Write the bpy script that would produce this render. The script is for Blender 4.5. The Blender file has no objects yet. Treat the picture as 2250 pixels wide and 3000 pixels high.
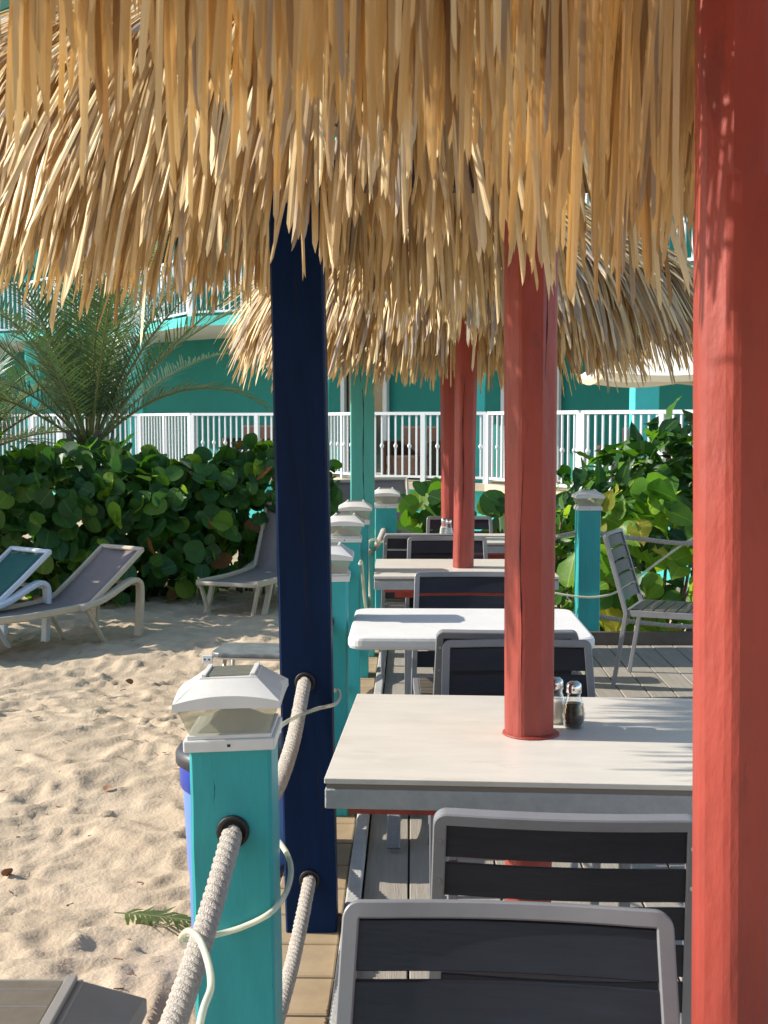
import bpy, math, random
import numpy as np
from mathutils import Vector, Matrix
random.seed(7)
RNG = np.random.default_rng(11)
S = bpy.context.scene
R = math.radians

# ------------------------------------------------------------------ camera, sky, sun, exposure
cd = bpy.data.cameras.new('camera')
cam = bpy.data.objects.new('camera', cd)
S.collection.objects.link(cam)
cam.location = (0, 0, 1.5)
cam.rotation_euler = (math.pi / 2 - math.atan(270 / 3600), 0, 0)
cd.sensor_fit = 'VERTICAL'; cd.sensor_height = 36; cd.sensor_width = 27; cd.lens = 43.2
cd.clip_start = 0.02; cd.clip_end = 900
cd.dof.use_dof = True; cd.dof.focus_distance = 4.2; cd.dof.aperture_fstop = 26.0
S.camera = cam

SUN_EL, SUN_AZ = R(31), R(90 - 5)          # azimuth measured from +Y towards -X
wd = bpy.data.worlds.new('World'); S.world = wd; wd.use_nodes = True
wn = wd.node_tree
sky = wn.nodes.new('ShaderNodeTexSky'); sky.sky_type = 'NISHITA'; sky.sun_disc = False
sky.sun_elevation = SUN_EL; sky.sun_rotation = -SUN_AZ
sky.air_density = 1.0; sky.dust_density = 0.6; sky.ozone_density = 1.0
bg = wn.nodes['Background']; bg.inputs['Strength'].default_value = 0.15
wn.links.new(sky.outputs[0], bg.inputs[0])
sd = bpy.data.lights.new('sun', 'SUN'); sd.energy = 4.6; sd.angle = R(0.53); sd.color = (1, 0.93, 0.82)
sun = bpy.data.objects.new('sun', sd); S.collection.objects.link(sun)
to_sun = Vector((-math.sin(SUN_AZ) * math.cos(SUN_EL), math.cos(SUN_AZ) * math.cos(SUN_EL), math.sin(SUN_EL)))
sun.rotation_euler = to_sun.to_track_quat('Z', 'Y').to_euler()
sun.location = to_sun * 30
S.view_settings.view_transform = 'Standard'; S.view_settings.look = 'None'
S.view_settings.exposure = 0.60; S.view_settings.gamma = 1; S.view_settings.use_curve_mapping = False
S.cycles.use_denoising = True
S.cycles.max_bounces = 8; S.cycles.transparent_max_bounces = 12

# ------------------------------------------------------------------ materials
MATS = {}
def mat(name, col, rough=0.6, var=0.0, vscale=6.0, bump=0.0, bscale=40.0, metal=0.0, col2=None, stretch=(1, 1, 1),
        transl=0.0, tcol=None, coat=0.0, spec=0.5, detail=6, wear=None, wscale=24, wcut=.66):
    if name in MATS: return MATS[name]
    m = bpy.data.materials.new(name); m.use_nodes = True; MATS[name] = m
    nt = m.node_tree; N = nt.nodes; L = nt.links
    b = N['Principled BSDF']
    b.inputs['Roughness'].default_value = rough; b.inputs['Metallic'].default_value = metal
    b.inputs['Specular IOR Level'].default_value = spec
    b.inputs['Coat Weight'].default_value = coat
    b.inputs['Base Color'].default_value = (*col, 1)
    colsock = None
    tc = N.new('ShaderNodeTexCoord'); mp = N.new('ShaderNodeMapping'); mp.inputs['Scale'].default_value = stretch
    L.new(tc.outputs['Object'], mp.inputs['Vector'])
    if var > 0 or col2:
        nz = N.new('ShaderNodeTexNoise'); nz.inputs['Scale'].default_value = vscale; nz.inputs['Detail'].default_value = detail
        nz.inputs['Roughness'].default_value = 0.65
        L.new(mp.outputs[0], nz.inputs['Vector'])
        rp = N.new('ShaderNodeValToRGB')
        rp.color_ramp.elements[0].position = 0.32; rp.color_ramp.elements[1].position = 0.68
        c2 = col2 or tuple(min(1, c * (1 + var)) for c in col)
        c1 = col if col2 else tuple(c * (1 - var) for c in col)
        rp.color_ramp.elements[0].color = (*c1, 1); rp.color_ramp.elements[1].color = (*c2, 1)
        L.new(nz.outputs['Fac'], rp.inputs[0]); L.new(rp.outputs[0], b.inputs['Base Color']); colsock = rp.outputs[0]
    if wear:
        n3 = N.new('ShaderNodeTexNoise'); n3.inputs['Scale'].default_value = wscale; n3.inputs['Detail'].default_value = 8; n3.inputs['Roughness'].default_value = .7
        L.new(mp.outputs[0], n3.inputs['Vector'])
        r3 = N.new('ShaderNodeValToRGB'); r3.color_ramp.elements[0].position = wcut; r3.color_ramp.elements[1].position = wcut + .05
        m3 = N.new('ShaderNodeMix'); m3.data_type = 'RGBA'; L.new(n3.outputs['Fac'], r3.inputs[0]); L.new(r3.outputs[0], m3.inputs[0])
        if colsock: L.new(colsock, m3.inputs[6])
        else: m3.inputs[6].default_value = (*col, 1)
        m3.inputs[7].default_value = (*wear, 1); L.new(m3.outputs[2], b.inputs['Base Color']); colsock = m3.outputs[2]
    if bump > 0:
        n2 = N.new('ShaderNodeTexNoise'); n2.inputs['Scale'].default_value = bscale; n2.inputs['Detail'].default_value = 5
        L.new(mp.outputs[0], n2.inputs['Vector'])
        bp = N.new('ShaderNodeBump'); bp.inputs['Strength'].default_value = bump; bp.inputs['Distance'].default_value = 0.01
        L.new(n2.outputs['Fac'], bp.inputs['Height']); L.new(bp.outputs[0], b.inputs['Normal'])
    if transl > 0:
        t = N.new('ShaderNodeBsdfTranslucent'); mx = N.new('ShaderNodeMixShader'); mx.inputs[0].default_value = transl
        t.inputs['Color'].default_value = (*(tcol or col), 1)
        if tcol is None and colsock: L.new(colsock, t.inputs['Color'])
        out = N['Material Output']
        L.new(b.outputs[0], mx.inputs[1]); L.new(t.outputs[0], mx.inputs[2]); L.new(mx.outputs[0], out.inputs['Surface'])
    return m

def glass(name, tint=(0.9, 0.95, 0.92), rough=0.05, alpha=0.35):
    """thin clear plastic or glass: a see-through sheet with a gloss of its own"""
    m = bpy.data.materials.new(name); m.use_nodes = True
    N = m.node_tree.nodes; L = m.node_tree.links
    b = N['Principled BSDF']; b.inputs['Base Color'].default_value = (*tint, 1); b.inputs['Roughness'].default_value = rough
    tr = N.new('ShaderNodeBsdfTransparent'); tr.inputs[0].default_value = (*tint, 1)
    mx = N.new('ShaderNodeMixShader'); mx.inputs[0].default_value = alpha
    L.new(tr.outputs[0], mx.inputs[1]); L.new(b.outputs[0], mx.inputs[2]); L.new(mx.outputs[0], N['Material Output'].inputs['Surface'])
    return m

M_thatch = [
    mat('palm_thatch_tan', (0.66, 0.47, 0.215), 0.55, var=0.25, vscale=9, stretch=(1, 1, 0.25), transl=0.15, tcol=(0.62, 0.36, 0.12)),
    mat('palm_thatch_straw', (0.76, 0.58, 0.30), 0.5, var=0.2, vscale=9, stretch=(1, 1, 0.25), transl=0.15, tcol=(0.68, 0.43, 0.16)),
    mat('palm_thatch_brown', (0.53, 0.37, 0.165), 0.6, var=0.3, vscale=9, stretch=(1, 1, 0.25), transl=0.18, tcol=(0.55, 0.28, 0.08)),
    mat('palm_thatch_pale', (0.82, 0.66, 0.38), 0.5, var=0.2, vscale=9, stretch=(1, 1, 0.25), transl=0.15, tcol=(0.7, 0.46, 0.2)),
    mat('palm_thatch_dark', (0.34, 0.22, 0.10), 0.6, var=0.3, vscale=9, stretch=(1, 1, 0.25), transl=0.15, tcol=(0.42, 0.2, 0.06)),
    mat('palm_thatch_grey', (0.40, 0.33, 0.25), 0.6, var=0.25, vscale=9, stretch=(1, 1, 0.25), transl=0.2, tcol=(0.45, 0.3, 0.15)),
]
M_red = mat('red_painted_timber', (0.32, 0.048, 0.033), 0.5, var=0.25, vscale=5, wear=(0.24, 0.042, 0.034), wscale=9, wcut=.60, bump=0.6, bscale=24, stretch=(1, 1, 0.35))
M_blue = mat('navy_painted_timber', (0.0018, 0.0145, 0.056), 0.5, wear=(0.012, 0.035, 0.09), wscale=14, wcut=.66, var=0.3, vscale=7, spec=0.12, bump=0.3, bscale=26, stretch=(1, 1, 0.15))
M_teal = mat('turquoise_painted_timber', (0.024, 0.35, 0.365), 0.5, wear=(0.012, 0.17, 0.18), wscale=12, wcut=.68, var=0.13, vscale=8, bump=0.25, bscale=30, stretch=(1, 1, 0.2))
M_mint = mat('mint_painted_timber', (0.06, 0.36, 0.32), 0.5, var=0.13, vscale=8, bump=0.25, bscale=30, stretch=(1, 1, 0.2))
M_dark = mat('dark_crack', (0.012, 0.010, 0.010), 0.9)
M_black = mat('black_rubber', (0.012, 0.012, 0.013), 0.5)
M_beam = mat('dark_beam', (0.012, 0.012, 0.03), 0.6)
M_rafter = mat('bamboo_rafter', (0.16, 0.09, 0.04), 0.7, var=0.2)
M_white = mat('white_plastic', (0.66, 0.66, 0.64), 0.4, var=0.07, vscale=12, wear=(.5, .48, .42), wscale=10, wcut=.62)
M_frost = glass('frosted_lens', (0.80, 0.80, 0.72), 0.12, 0.28)
M_solar = mat('solar_panel', (0.16, 0.145, 0.12), 0.25, var=0.15, vscale=30)
M_rope = mat('cotton_rope', (0.53, 0.48, 0.42), 0.95, var=0.18, vscale=90, bump=0.8, bscale=350)
M_hose = glass('vinyl_tube', (0.86, 0.87, 0.74), 0.15, 0.6)
M_alu = mat('grey_painted_aluminium', (0.205, 0.21, 0.225), 0.38, var=0.06, vscale=20, wear=(.2, .2, .2), wscale=30, wcut=.72)
M_slat = mat('charcoal_slat', (0.016, 0.0185, 0.028), 0.38, spec=0.35, var=0.3, vscale=30, stretch=(0.15, 1, 1), bump=0.08, bscale=150)
M_slat2 = mat('taupe_slat', (0.12, 0.105, 0.085), 0.4, var=0.2, vscale=30, stretch=(0.15, 1, 1))
M_screw = mat('steel_screw', (0.6, 0.6, 0.6), 0.3, metal=0.9)
M_top = mat('cream_stone_top', (0.66, 0.62, 0.555), 0.42, var=0.07, vscale=9, bump=0.06, bscale=120, stretch=(0.6, 2, 1), wear=(.60, .56, .49), wscale=5, wcut=.58)
M_topedge = mat('taupe_edge_band', (0.23, 0.185, 0.15), 0.6)
M_apron = mat('grey_concrete_apron', (0.38, 0.39, 0.39), 0.7, var=0.12, vscale=18, bump=0.3, bscale=60)
M_wtop = mat('white_painted_top', (0.72, 0.72, 0.70), 0.55, var=0.04, vscale=10, bump=0.12, bscale=30)
M_deck = mat('composite_deck', (0.315, 0.285, 0.24), 0.75, var=0.13, vscale=7, bump=0.25, bscale=40, stretch=(6, 0.35, 1))
M_decks = mat('deck_underside', (0.05, 0.045, 0.04), 0.9)
M_toe = mat('brown_toe_board', (0.10, 0.085, 0.07), 0.7, var=0.2)
M_curb = mat('concrete_curb', (0.40, 0.40, 0.38), 0.8, var=0.15, vscale=14, bump=0.3, bscale=60)
M_tile = mat('ochre_tile', (0.36, 0.27, 0.165), 0.6, var=0.14, vscale=9)
M_grout = mat('dark_grout', (0.10, 0.08, 0.06), 0.9)
M_bin = mat('blue_bin_plastic', (0.13, 0.24, 0.62), 0.4, var=0.06)
M_navybin = mat('bin_liner_blue', (0.02, 0.05, 0.35), 0.35)
M_chrome = mat('chrome', (0.75, 0.75, 0.75), 0.15, metal=1.0)
M_glass = glass('shaker_glass', (0.93, 0.95, 0.93), 0.03, 0.13)
_n = M_glass.node_tree.nodes; _g = _n.new('ShaderNodeBsdfGlossy'); _g.inputs['Roughness'].default_value = .04; _l = _n.new('ShaderNodeLayerWeight'); _l.inputs['Blend'].default_value = .35
_mx = [q for q in _n if q.type == 'MIX_SHADER'][0]; M_glass.node_tree.links.new(_g.outputs[0], _mx.inputs[2]); M_glass.node_tree.links.new(_l.outputs['Facing'], _mx.inputs[0])
M_pepper = mat('pepper', (0.06, 0.045, 0.03), 0.9, var=0.6, vscale=300)
M_salt = mat('salt', (0.8, 0.78, 0.72), 0.9)
M_sling = mat('taupe_sling', (0.225, 0.185, 0.17), 0.8, var=0.06, vscale=20)
M_slingg = mat('green_sling', (0.012, 0.10, 0.085), 0.75, var=0.08, vscale=20)
M_lframe = mat('beige_resin', (0.50, 0.43, 0.33), 0.5, var=0.06)
M_lwhite = mat('white_resin', (0.62, 0.66, 0.72), 0.45)
M_steel = mat('brushed_steel', (0.5, 0.5, 0.5), 0.35, metal=0.8)
M_tray = mat('weathered_grey_tray', (0.17, 0.18, 0.185), 0.4, var=0.35, vscale=9)
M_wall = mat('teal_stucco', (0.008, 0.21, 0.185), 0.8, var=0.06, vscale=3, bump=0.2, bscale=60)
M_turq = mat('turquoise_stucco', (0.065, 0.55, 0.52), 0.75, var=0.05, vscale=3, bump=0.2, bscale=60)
M_soffit = mat('pale_soffit', (0.62, 0.64, 0.6), 0.8)
M_rail = mat('white_rail_paint', (0.64, 0.68, 0.72), 0.4)
M_ledge = mat('cream_ledge', (0.55, 0.45, 0.33), 0.7, var=0.1)
M_pane = mat('dark_window_glass', (0.012, 0.03, 0.03), 0.08)
M_curtain = mat('green_curtain', (0.025, 0.13, 0.09), 0.7, var=0.5, vscale=5, stretch=(8, 8, 0.05))
M_wicker = mat('brown_wicker', (0.09, 0.04, 0.025), 0.7, var=0.5, vscale=60)
M_canvas = mat('white_canvas', (0.80, 0.78, 0.70), 0.8, transl=0.2, tcol=(0.8, 0.76, 0.66))
M_bark = mat('grey_bark', (0.13, 0.10, 0.075), 0.9, var=0.4, vscale=20, bump=0.6, bscale=40)
M_palmbark = mat('palm_fibre', (0.15, 0.055, 0.03), 0.9, var=0.5, vscale=30, stretch=(3, 3, 0.5), bump=0.6, bscale=40)
M_twig = mat('tan_twig', (0.28, 0.17, 0.09), 0.8)
M_rachis = mat('palm_rachis', (0.20, 0.21, 0.08), 0.5, transl=0.1)
M_frond = [mat('palm_leaflet_deep', (0.095, 0.145, 0.085), 0.38, transl=0.25, tcol=(0.13, 0.23, 0.05)),
           mat('palm_leaflet_light', (0.10, 0.15, 0.05), 0.4, transl=0.32, tcol=(0.26, 0.34, 0.04))]
def leafmat(n, c, t, tr=0.35, r=0.42):
    m = mat(n, c, r, var=0.25, vscale=14, transl=tr, tcol=t, spec=0.3); N = m.node_tree.nodes; L = m.node_tree.links
    b = N['Principled BSDF']; src = b.inputs['Base Color'].links[0].from_socket
    sx = N.new('ShaderNodeSeparateXYZ'); tc = [q for q in N if q.type == 'TEX_COORD'][0]; L.new(tc.outputs['Object'], sx.inputs[0])
    ab = N.new('ShaderNodeMath'); ab.operation = 'ABSOLUTE'; L.new(sx.outputs[0], ab.inputs[0])
    lt = N.new('ShaderNodeMath'); lt.operation = 'LESS_THAN'; lt.inputs[1].default_value = .02; L.new(ab.outputs[0], lt.inputs[0])
    mx = N.new('ShaderNodeMix'); mx.data_type = 'RGBA'; L.new(lt.outputs[0], mx.inputs[0]); L.new(src, mx.inputs[6])
    mx.inputs[7].default_value = (min(1, c[0] * 2 + .04), min(1, c[1] * 1.5 + .05), c[2] * 1.5 + .02, 1); L.new(mx.outputs[2], b.inputs['Base Color'])
    return m
M_leaf = [leafmat('grape_leaf_deep', (0.028, 0.085, 0.022), (0.06, 0.20, 0.010), 0.30),
          leafmat('grape_leaf_mid', (0.050, 0.130, 0.026), (0.15, 0.36, 0.015), 0.36),
          leafmat('grape_leaf_light', (0.14, 0.25, 0.035), (0.42, 0.62, 0.03), 0.48),
          leafmat('grape_leaf_rust', (0.20, 0.09, 0.03), (0.40, 0.16, 0.02), 0.4)]
M_bleaf = [leafmat('broad_leaf_deep', (0.022, 0.07, 0.018), (0.04, 0.15, 0.010), 0.25),
           leafmat('broad_leaf_mid', (0.050, 0.140, 0.024), (0.16, 0.38, 0.015), 0.38),
           leafmat('broad_leaf_bright', (0.13, 0.27, 0.04), (0.38, 0.62, 0.03), 0.5),
           leafmat('broad_leaf_yellow', (0.28, 0.29, 0.04), (0.6, 0.55, 0.04), 0.5)]
M_dry = mat('dry_leaf', (0.22, 0.10, 0.045), 0.8)
# sand: colour grain and fine relief only
M_sand = mat('beach_sand', (0.44, 0.342, 0.238), 0.9, col2=(0.565, 0.45, 0.32), vscale=3.5, bump=0.55, bscale=55, spec=0.2)

# ------------------------------------------------------------------ mesh helpers
def link(o, parent=None):
    S.collection.objects.link(o)
    if parent is not None: o.parent = parent
    return o
def tag(o, label=None, cat=None, group=None, kind=None):
    if label: o['label'] = label
    if cat: o['category'] = cat
    if group: o['group'] = group
    if kind: o['kind'] = kind
    return o
def empty(name, loc=(0, 0, 0), rz=0):
    o = bpy.data.objects.new(name, None); o.location = loc; o.rotation_euler = (0, 0, rz); o.empty_display_size = 0.1
    return link(o)
def mobj(name, V, F, m, parent=None, smooth=False, bev=0, loc=None, rz=0, midx=None, seg=2):
    me = bpy.data.meshes.new(name)
    me.from_pydata([tuple(v) for v in V], [], F)
    for x in (m if isinstance(m, list) else [m]): me.materials.append(x)
    if midx is not None: me.polygons.foreach_set('material_index', midx)
    if smooth: me.polygons.foreach_set('use_smooth', [True] * len(me.polygons))
    me.update()
    o = bpy.data.objects.new(name, me)
    if loc: o.location = loc
    o.rotation_euler = (0, 0, rz)
    if bev:
        b = o.modifiers.new('bevel', 'BEVEL'); b.width = bev; b.segments = seg; b.limit_method = 'ANGLE'; b.angle_limit = R(40)
    return link(o, parent)
def mdata(name, V, F, m, smooth=False, midx=None):
    me = bpy.data.meshes.new(name); me.from_pydata([tuple(v) for v in V], [], F)
    for x in (m if isinstance(m, list) else [m]): me.materials.append(x)
    if midx is not None: me.polygons.foreach_set('material_index', midx)
    if smooth: me.polygons.foreach_set('use_smooth', [True] * len(me.polygons))
    return me
class G:
    def __init__(s): s.v = []; s.f = []
    def add(s, V, F):
        n = len(s.v); s.v += [tuple(v) for v in V]; s.f += [tuple(i + n for i in f) for f in F]; return s
    def box(s, x0, x1, y0, y1, z0, z1):
        return s.add([(x0, y0, z0), (x1, y0, z0), (x1, y1, z0), (x0, y1, z0), (x0, y0, z1), (x1, y0, z1), (x1, y1, z1), (x0, y1, z1)],
                     [(0, 3, 2, 1), (4, 5, 6, 7), (0, 1, 5, 4), (1, 2, 6, 5), (2, 3, 7, 6), (3, 0, 4, 7)])
    def frustum(s, cx, cy, z0, z1, a0, a1, b0=None, b1=None):
        b0 = a0 if b0 is None else b0; b1 = a1 if b1 is None else b1
        return s.add([(cx - a0, cy - b0, z0), (cx + a0, cy - b0, z0), (cx + a0, cy + b0, z0), (cx - a0, cy + b0, z0),
                      (cx - a1, cy - b1, z1), (cx + a1, cy - b1, z1), (cx + a1, cy + b1, z1), (cx - a1, cy + b1, z1)],
                     [(0, 3, 2, 1), (4, 5, 6, 7), (0, 1, 5, 4), (1, 2, 6, 5), (2, 3, 7, 6), (3, 0, 4, 7)])
    def ring(s, loops, closed_ends=True):
        n = len(loops[0]); F = []
        for i in range(len(loops) - 1):
            for k in range(n):
                a = i * n + k; b = i * n + (k + 1) % n
                F.append((a, b, b + n, a + n))
        if closed_ends:
            F.append(tuple(range(n - 1, -1, -1))); F.append(tuple((len(loops) - 1) * n + k for k in range(n)))
        return s.add([p for l in loops for p in l], F)
    def sweep(s, pts, prof, ref):
        """a profile (a,b) carried along pts; b follows ref"""
        pts = [Vector(p) for p in pts]; loops = []; ref = Vector(ref)
        for i, p in enumerate(pts):
            t = (pts[min(i + 1, len(pts) - 1)] - pts[max(i - 1, 0)]).normalized()
            a = t.cross(ref).normalized(); b = a.cross(t).normalized()
            loops.append([p + a * q[0] + b * q[1] for q in prof])
        return s.ring(loops)
    def tube(s, pts, r, n=8):
        pts = [Vector(p) for p in pts]; loops = []; a = None
        for i, p in enumerate(pts):
            t = (pts[min(i + 1, len(pts) - 1)] - pts[max(i - 1, 0)]).normalized()
            if a is None: a = t.orthogonal().normalized()
            a = (a - t * a.dot(t)).normalized(); b = t.cross(a)
            rr = r[i] if isinstance(r, (list, tuple)) else r
            loops.append([p + (a * math.cos(2 * math.pi * k / n) + b * math.sin(2 * math.pi * k / n)) * rr for k in range(n)])
        return s.ring(loops)
    def lathe(s, prof, n=20, c=(0, 0)):
        loops = [[(c[0] + r * math.cos(2 * math.pi * k / n), c[1] + r * math.sin(2 * math.pi * k / n), z) for k in range(n)] for r, z in prof]
        return s.ring(loops)
    def obj(s, name, m, parent=None, **k): return mobj(name, s.v, s.f, m, parent, **k)
def catmull(P, n=8):
    P = [Vector(p) for p in P]; Q = [P[0] * 2 - P[1]] + P + [P[-1] * 2 - P[-2]]; out = []
    for i in range(1, len(Q) - 2):
        a, b, c, d = Q[i - 1:i + 3]
        for k in range(n):
            t = k / n
            out.append(0.5 * ((2 * b) + (c - a) * t + (2 * a - 5 * b + 4 * c - d) * t * t + (3 * b - a - 3 * c + d) * t ** 3))
    out.append(P[-1]); return out
def rrect(a, b, r=0.3):
    """rounded rectangle profile, half sizes a, b"""
    q = min(a, b) * r
    return [(a, b - q), (a - q, b), (-a + q, b), (-a, b - q), (-a, -b + q), (-a + q, -b), (a - q, -b), (a, -b + q)]
def vnoise(x, y, seed=0):
    xi = np.floor(x).astype(np.int64); yi = np.floor(y).astype(np.int64); xf = x - xi; yf = y - yi
    def h(a, b):
        n = (a * 374761393 + b * 668265263 + seed * 1442695041) & 0x7fffffff
        n = ((n ^ (n >> 13)) * 1274126177) & 0x7fffffff
        return ((n ^ (n >> 16)) & 0xffff) / 65535.0
    u = xf * xf * xf * (xf * (xf * 6 - 15) + 10); v = yf * yf * yf * (yf * (yf * 6 - 15) + 10)
    return (h(xi, yi) * (1 - u) + h(xi + 1, yi) * u) * (1 - v) + (h(xi, yi + 1) * (1 - u) + h(xi + 1, yi + 1) * u) * v

# ------------------------------------------------------------------ sand (one sheet to the horizon)
SANDZ = -0.35
_fr = random.Random(12)
STEPS = []
for _t in range(9):                                   # a few walkers' tracks
    px_, py_, a_ = _fr.uniform(-4.5, -.8), _fr.uniform(3.2, 8.5), _fr.uniform(0, 6.28)
    for _k in range(9):
        a_ += _fr.uniform(-.25, .25); px_ += math.cos(a_) * .42; py_ += math.sin(a_) * .42; sd_ = .09 * (1 if _k % 2 else -1)
        STEPS.append((px_ - math.sin(a_) * sd_, py_ + math.cos(a_) * sd_, a_, _fr.uniform(.018, .034)))
def sand_h(x, y):
    wx = x + (vnoise(x * 2.2, y * 2.2, 21) - .5) * .35; wy = y + (vnoise(x * 2.2 + 7, y * 2.2, 22) - .5) * .35
    d = (vnoise(wx * 2.6, wy * 2.4, 1) - .5) * 0.036 + (vnoise(x * 0.7, y * 0.6, 4) - .5) * 0.10
    r1 = 1 - np.abs(2 * vnoise(wx * 5.2 + 3, wy * 6.6, 2) - 1); r2 = 1 - np.abs(2 * vnoise(wx * 10 + 1, wy * 12, 8) - 1)
    d = d + (r1 ** 1.5 - .4) * 0.028 + (r2 ** 1.6 - .4) * 0.019 + (vnoise(x * 19, y * 21, 3) - .5) * 0.014 + (vnoise(x * 37, y * 35, 7) - .5) * 0.006
    for (fx, fy, fa, fd) in STEPS:
        m = (np.abs(x - fx) < .3) & (np.abs(y - fy) < .3)
        if not m.any(): continue
        dx, dy = x[m] - fx, y[m] - fy; u = dx * math.cos(fa) + dy * math.sin(fa); v = -dx * math.sin(fa) + dy * math.cos(fa)
        q = np.sqrt((u / .135) ** 2 + (v / (.052 + .012 * np.sign(u))) ** 2)
        d[m] += -fd * np.exp(-(q / .82) ** 4) + fd * .45 * np.exp(-((q - 1.25) / .28) ** 2)
    return d
def make_sand():
    xs = np.concatenate([[-420, -200, -90, -40, -20, -12, -8], np.arange(-6, -0.31, 0.026), np.linspace(-0.3, 6, 40), [9, 15, 30, 80, 200, 420]])
    ys = np.concatenate([[-300, -80, -20, -5, 0], np.arange(1.2, 9, 0.026), np.arange(9, 16, 0.05), [18, 24, 40, 90, 200, 420]])
    X, Y = np.meshgrid(xs, ys)
    f = np.clip((X + 9) / 3, 0, 1) * np.clip((17 - Y) / 2, 0, 1) * np.clip((-0.30 - X) / 0.15, 0, 1)
    f2 = np.clip((Y - 8.7) / 0.5, 0, 1) * np.clip((17 - Y) / 2, 0, 1)
    h = sand_h(X, Y)
    Zz = SANDZ + h * np.maximum(f, f2 * 0.8)
    nx, ny = len(xs), len(ys)
    V = np.stack([X.ravel(), Y.ravel(), Zz.ravel()], 1)
    i = np.arange(nx * ny).reshape(ny, nx)
    F = np.stack([i[:-1, :-1].ravel(), i[:-1, 1:].ravel(), i[1:, 1:].ravel(), i[1:, :-1].ravel()], 1)
    me = bpy.data.meshes.new('sand'); me.vertices.add(len(V)); me.vertices.foreach_set('co', V.ravel())
    me.loops.add(F.size); me.loops.foreach_set('vertex_index', F.ravel())
    me.polygons.add(len(F)); me.polygons.foreach_set('loop_start', np.arange(0, F.size, 4))
    me.polygons.foreach_set('use_smooth', np.ones(len(F), bool)); me.update(calc_edges=True)
    me.materials.append(M_sand)
    o = link(bpy.data.objects.new('sand', me)); tag(o, 'pale rippled beach sand trodden into small hollows', 'sand', kind='structure')
make_sand()
def sz(x, y): return SANDZ + float(sand_h(np.array([x]), np.array([y]))[0])

# ------------------------------------------------------------------ deck, tile border, curb
DK = -0.022       # lean of the deck's left edge: x grows a little with y
def edge_x(y): return -0.115 + 0.022 * (y - 4.0)
deck = G().box(-0.02, 5.0, 0.1, 8.12, SANDZ - .1, -0.045).obj('deck', M_decks)
tag(deck, 'grey composite board deck under the tables', 'deck', kind='structure')
bw = 0.14
bx0 = -0.06
nb = 30
for i in range(nb):
    x0 = bx0 + i * (bw + 0.006)
    joints = [0.15, 2.2 + (i * 1.37) % 2.6, 5.4 + (i * 0.83) % 2.2, 8.11]
    for a, b in zip(joints[:-1], joints[1:]):
        sh = 0.022 * 1
        V = [(x0 + sh * (a - 4), a + .002, -.032), (x0 + bw + sh * (a - 4), a + .002, -.032), (x0 + bw + sh * (b - 4), b - .002, -.032), (x0 + sh * (b - 4), b - .002, -.032)]
        zt = random.uniform(-.0015, .0015)
        V += [(p[0], p[1], zt) for p in V]
        mobj('board', V, [(0, 3, 2, 1), (4, 5, 6, 7), (0, 1, 5, 4), (1, 2, 6, 5), (2, 3, 7, 6), (3, 0, 4, 7)], M_deck, deck, bev=.003, seg=1)
toe = G().box(0.15, 5.0, 8.13, 8.17, -0.04, 0.085).obj('toe_board', M_toe, bev=.004)
tag(toe, 'dark brown edging board along the far end of the deck', 'toe board')
bord = G().add([(edge_x(.2) - .23, .2, SANDZ - .1), (edge_x(.2), .2, SANDZ - .1), (edge_x(8.6), 8.6, SANDZ - .1), (edge_x(8.6) - .23, 8.6, SANDZ - .1),
                (edge_x(.2) - .23, .2, -.006), (edge_x(.2), .2, -.006), (edge_x(8.6), 8.6, -.006), (edge_x(8.6) - .23, 8.6, -.006)],
               [(0, 3, 2, 1), (4, 5, 6, 7), (0, 1, 5, 4), (1, 2, 6, 5), (2, 3, 7, 6), (3, 0, 4, 7)]).obj('tile_border', M_grout)
tag(bord, 'border of ochre tiles along the sandy edge of the deck', 'tile border', kind='structure')
tme = mdata('tile', *(lambda g: (g.v, g.f))(G().box(-.108, .108, -.1, .1, -.012, 0.0)), M_tile)
y = 0.35
while y < 8.5:
    t = bpy.data.objects.new('tile', tme); link(t, bord); t.location = (edge_x(y) - .112, y, random.uniform(-.001, .002)); t.rotation_euler = (0, 0, -.022 + random.uniform(-.006, .006))
    b = t.modifiers.new('bevel', 'BEVEL'); b.width = .004; b.segments = 1
    y += .212
g = G(); ys = [.2, 8.1]
g.add([(edge_x(a) + q, a, z) for a in ys for z in (-.1, .035) for q in (.004, .048)], [(0, 1, 3, 2), (4, 6, 7, 5), (0, 4, 5, 1), (2, 3, 7, 6), (0, 2, 6, 4), (1, 5, 7, 3)])
tag(g.obj('curb', M_curb, bev=.006), 'narrow grey concrete curb between tile border and deck boards', 'curb', kind='structure')

# ------------------------------------------------------------------ hotel building behind
PLAN = [(5.6, 11.9), (2.40, 15.0), (1.47, 17.4), (-0.33, 18.2), (-0.94, 19.8), (-3.25, 20.8), (-4.54, 23.0), (-6.2, 23.6), (-7.0, 24.6), (-9.5, 25.5), (-15.0, 30.4)]
FLO = [0.60, 3.22, 5.78, 8.34]
hotel = empty('hotel_building', (0, 19, 0))
tag(hotel, 'turquoise stepped hotel with white balcony railings behind the palms', 'building')
INV = Matrix.Translation((0, -19, 0))
def hp(g, name, m, parent=hotel, **k):
    off = (0, 19, 0) if parent is hotel else (0, 19, 0)
    v = [(a[0], a[1] - 19, a[2]) for a in g.v]
    return mobj(name, v, g.f, m, parent, **k)
def strip_poly(g, pts, z0, z1):
    for a, b in zip(pts[:-1], pts[1:]):
        g.add([(a[0], a[1], z0), (b[0], b[1], z0), (b[0], b[1], z1), (a[0], a[1], z1)], [(0, 1, 2, 3)])
def off(p, d): return (p[0] + d * 0.35, p[1] + d * 0.94)
WD = (Vector(PLAN[-1]) - Vector(PLAN[0])).normalized(); WNR = Vector((WD.y, -WD.x)) if WD.x < 0 else Vector((-WD.y, WD.x))
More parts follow.
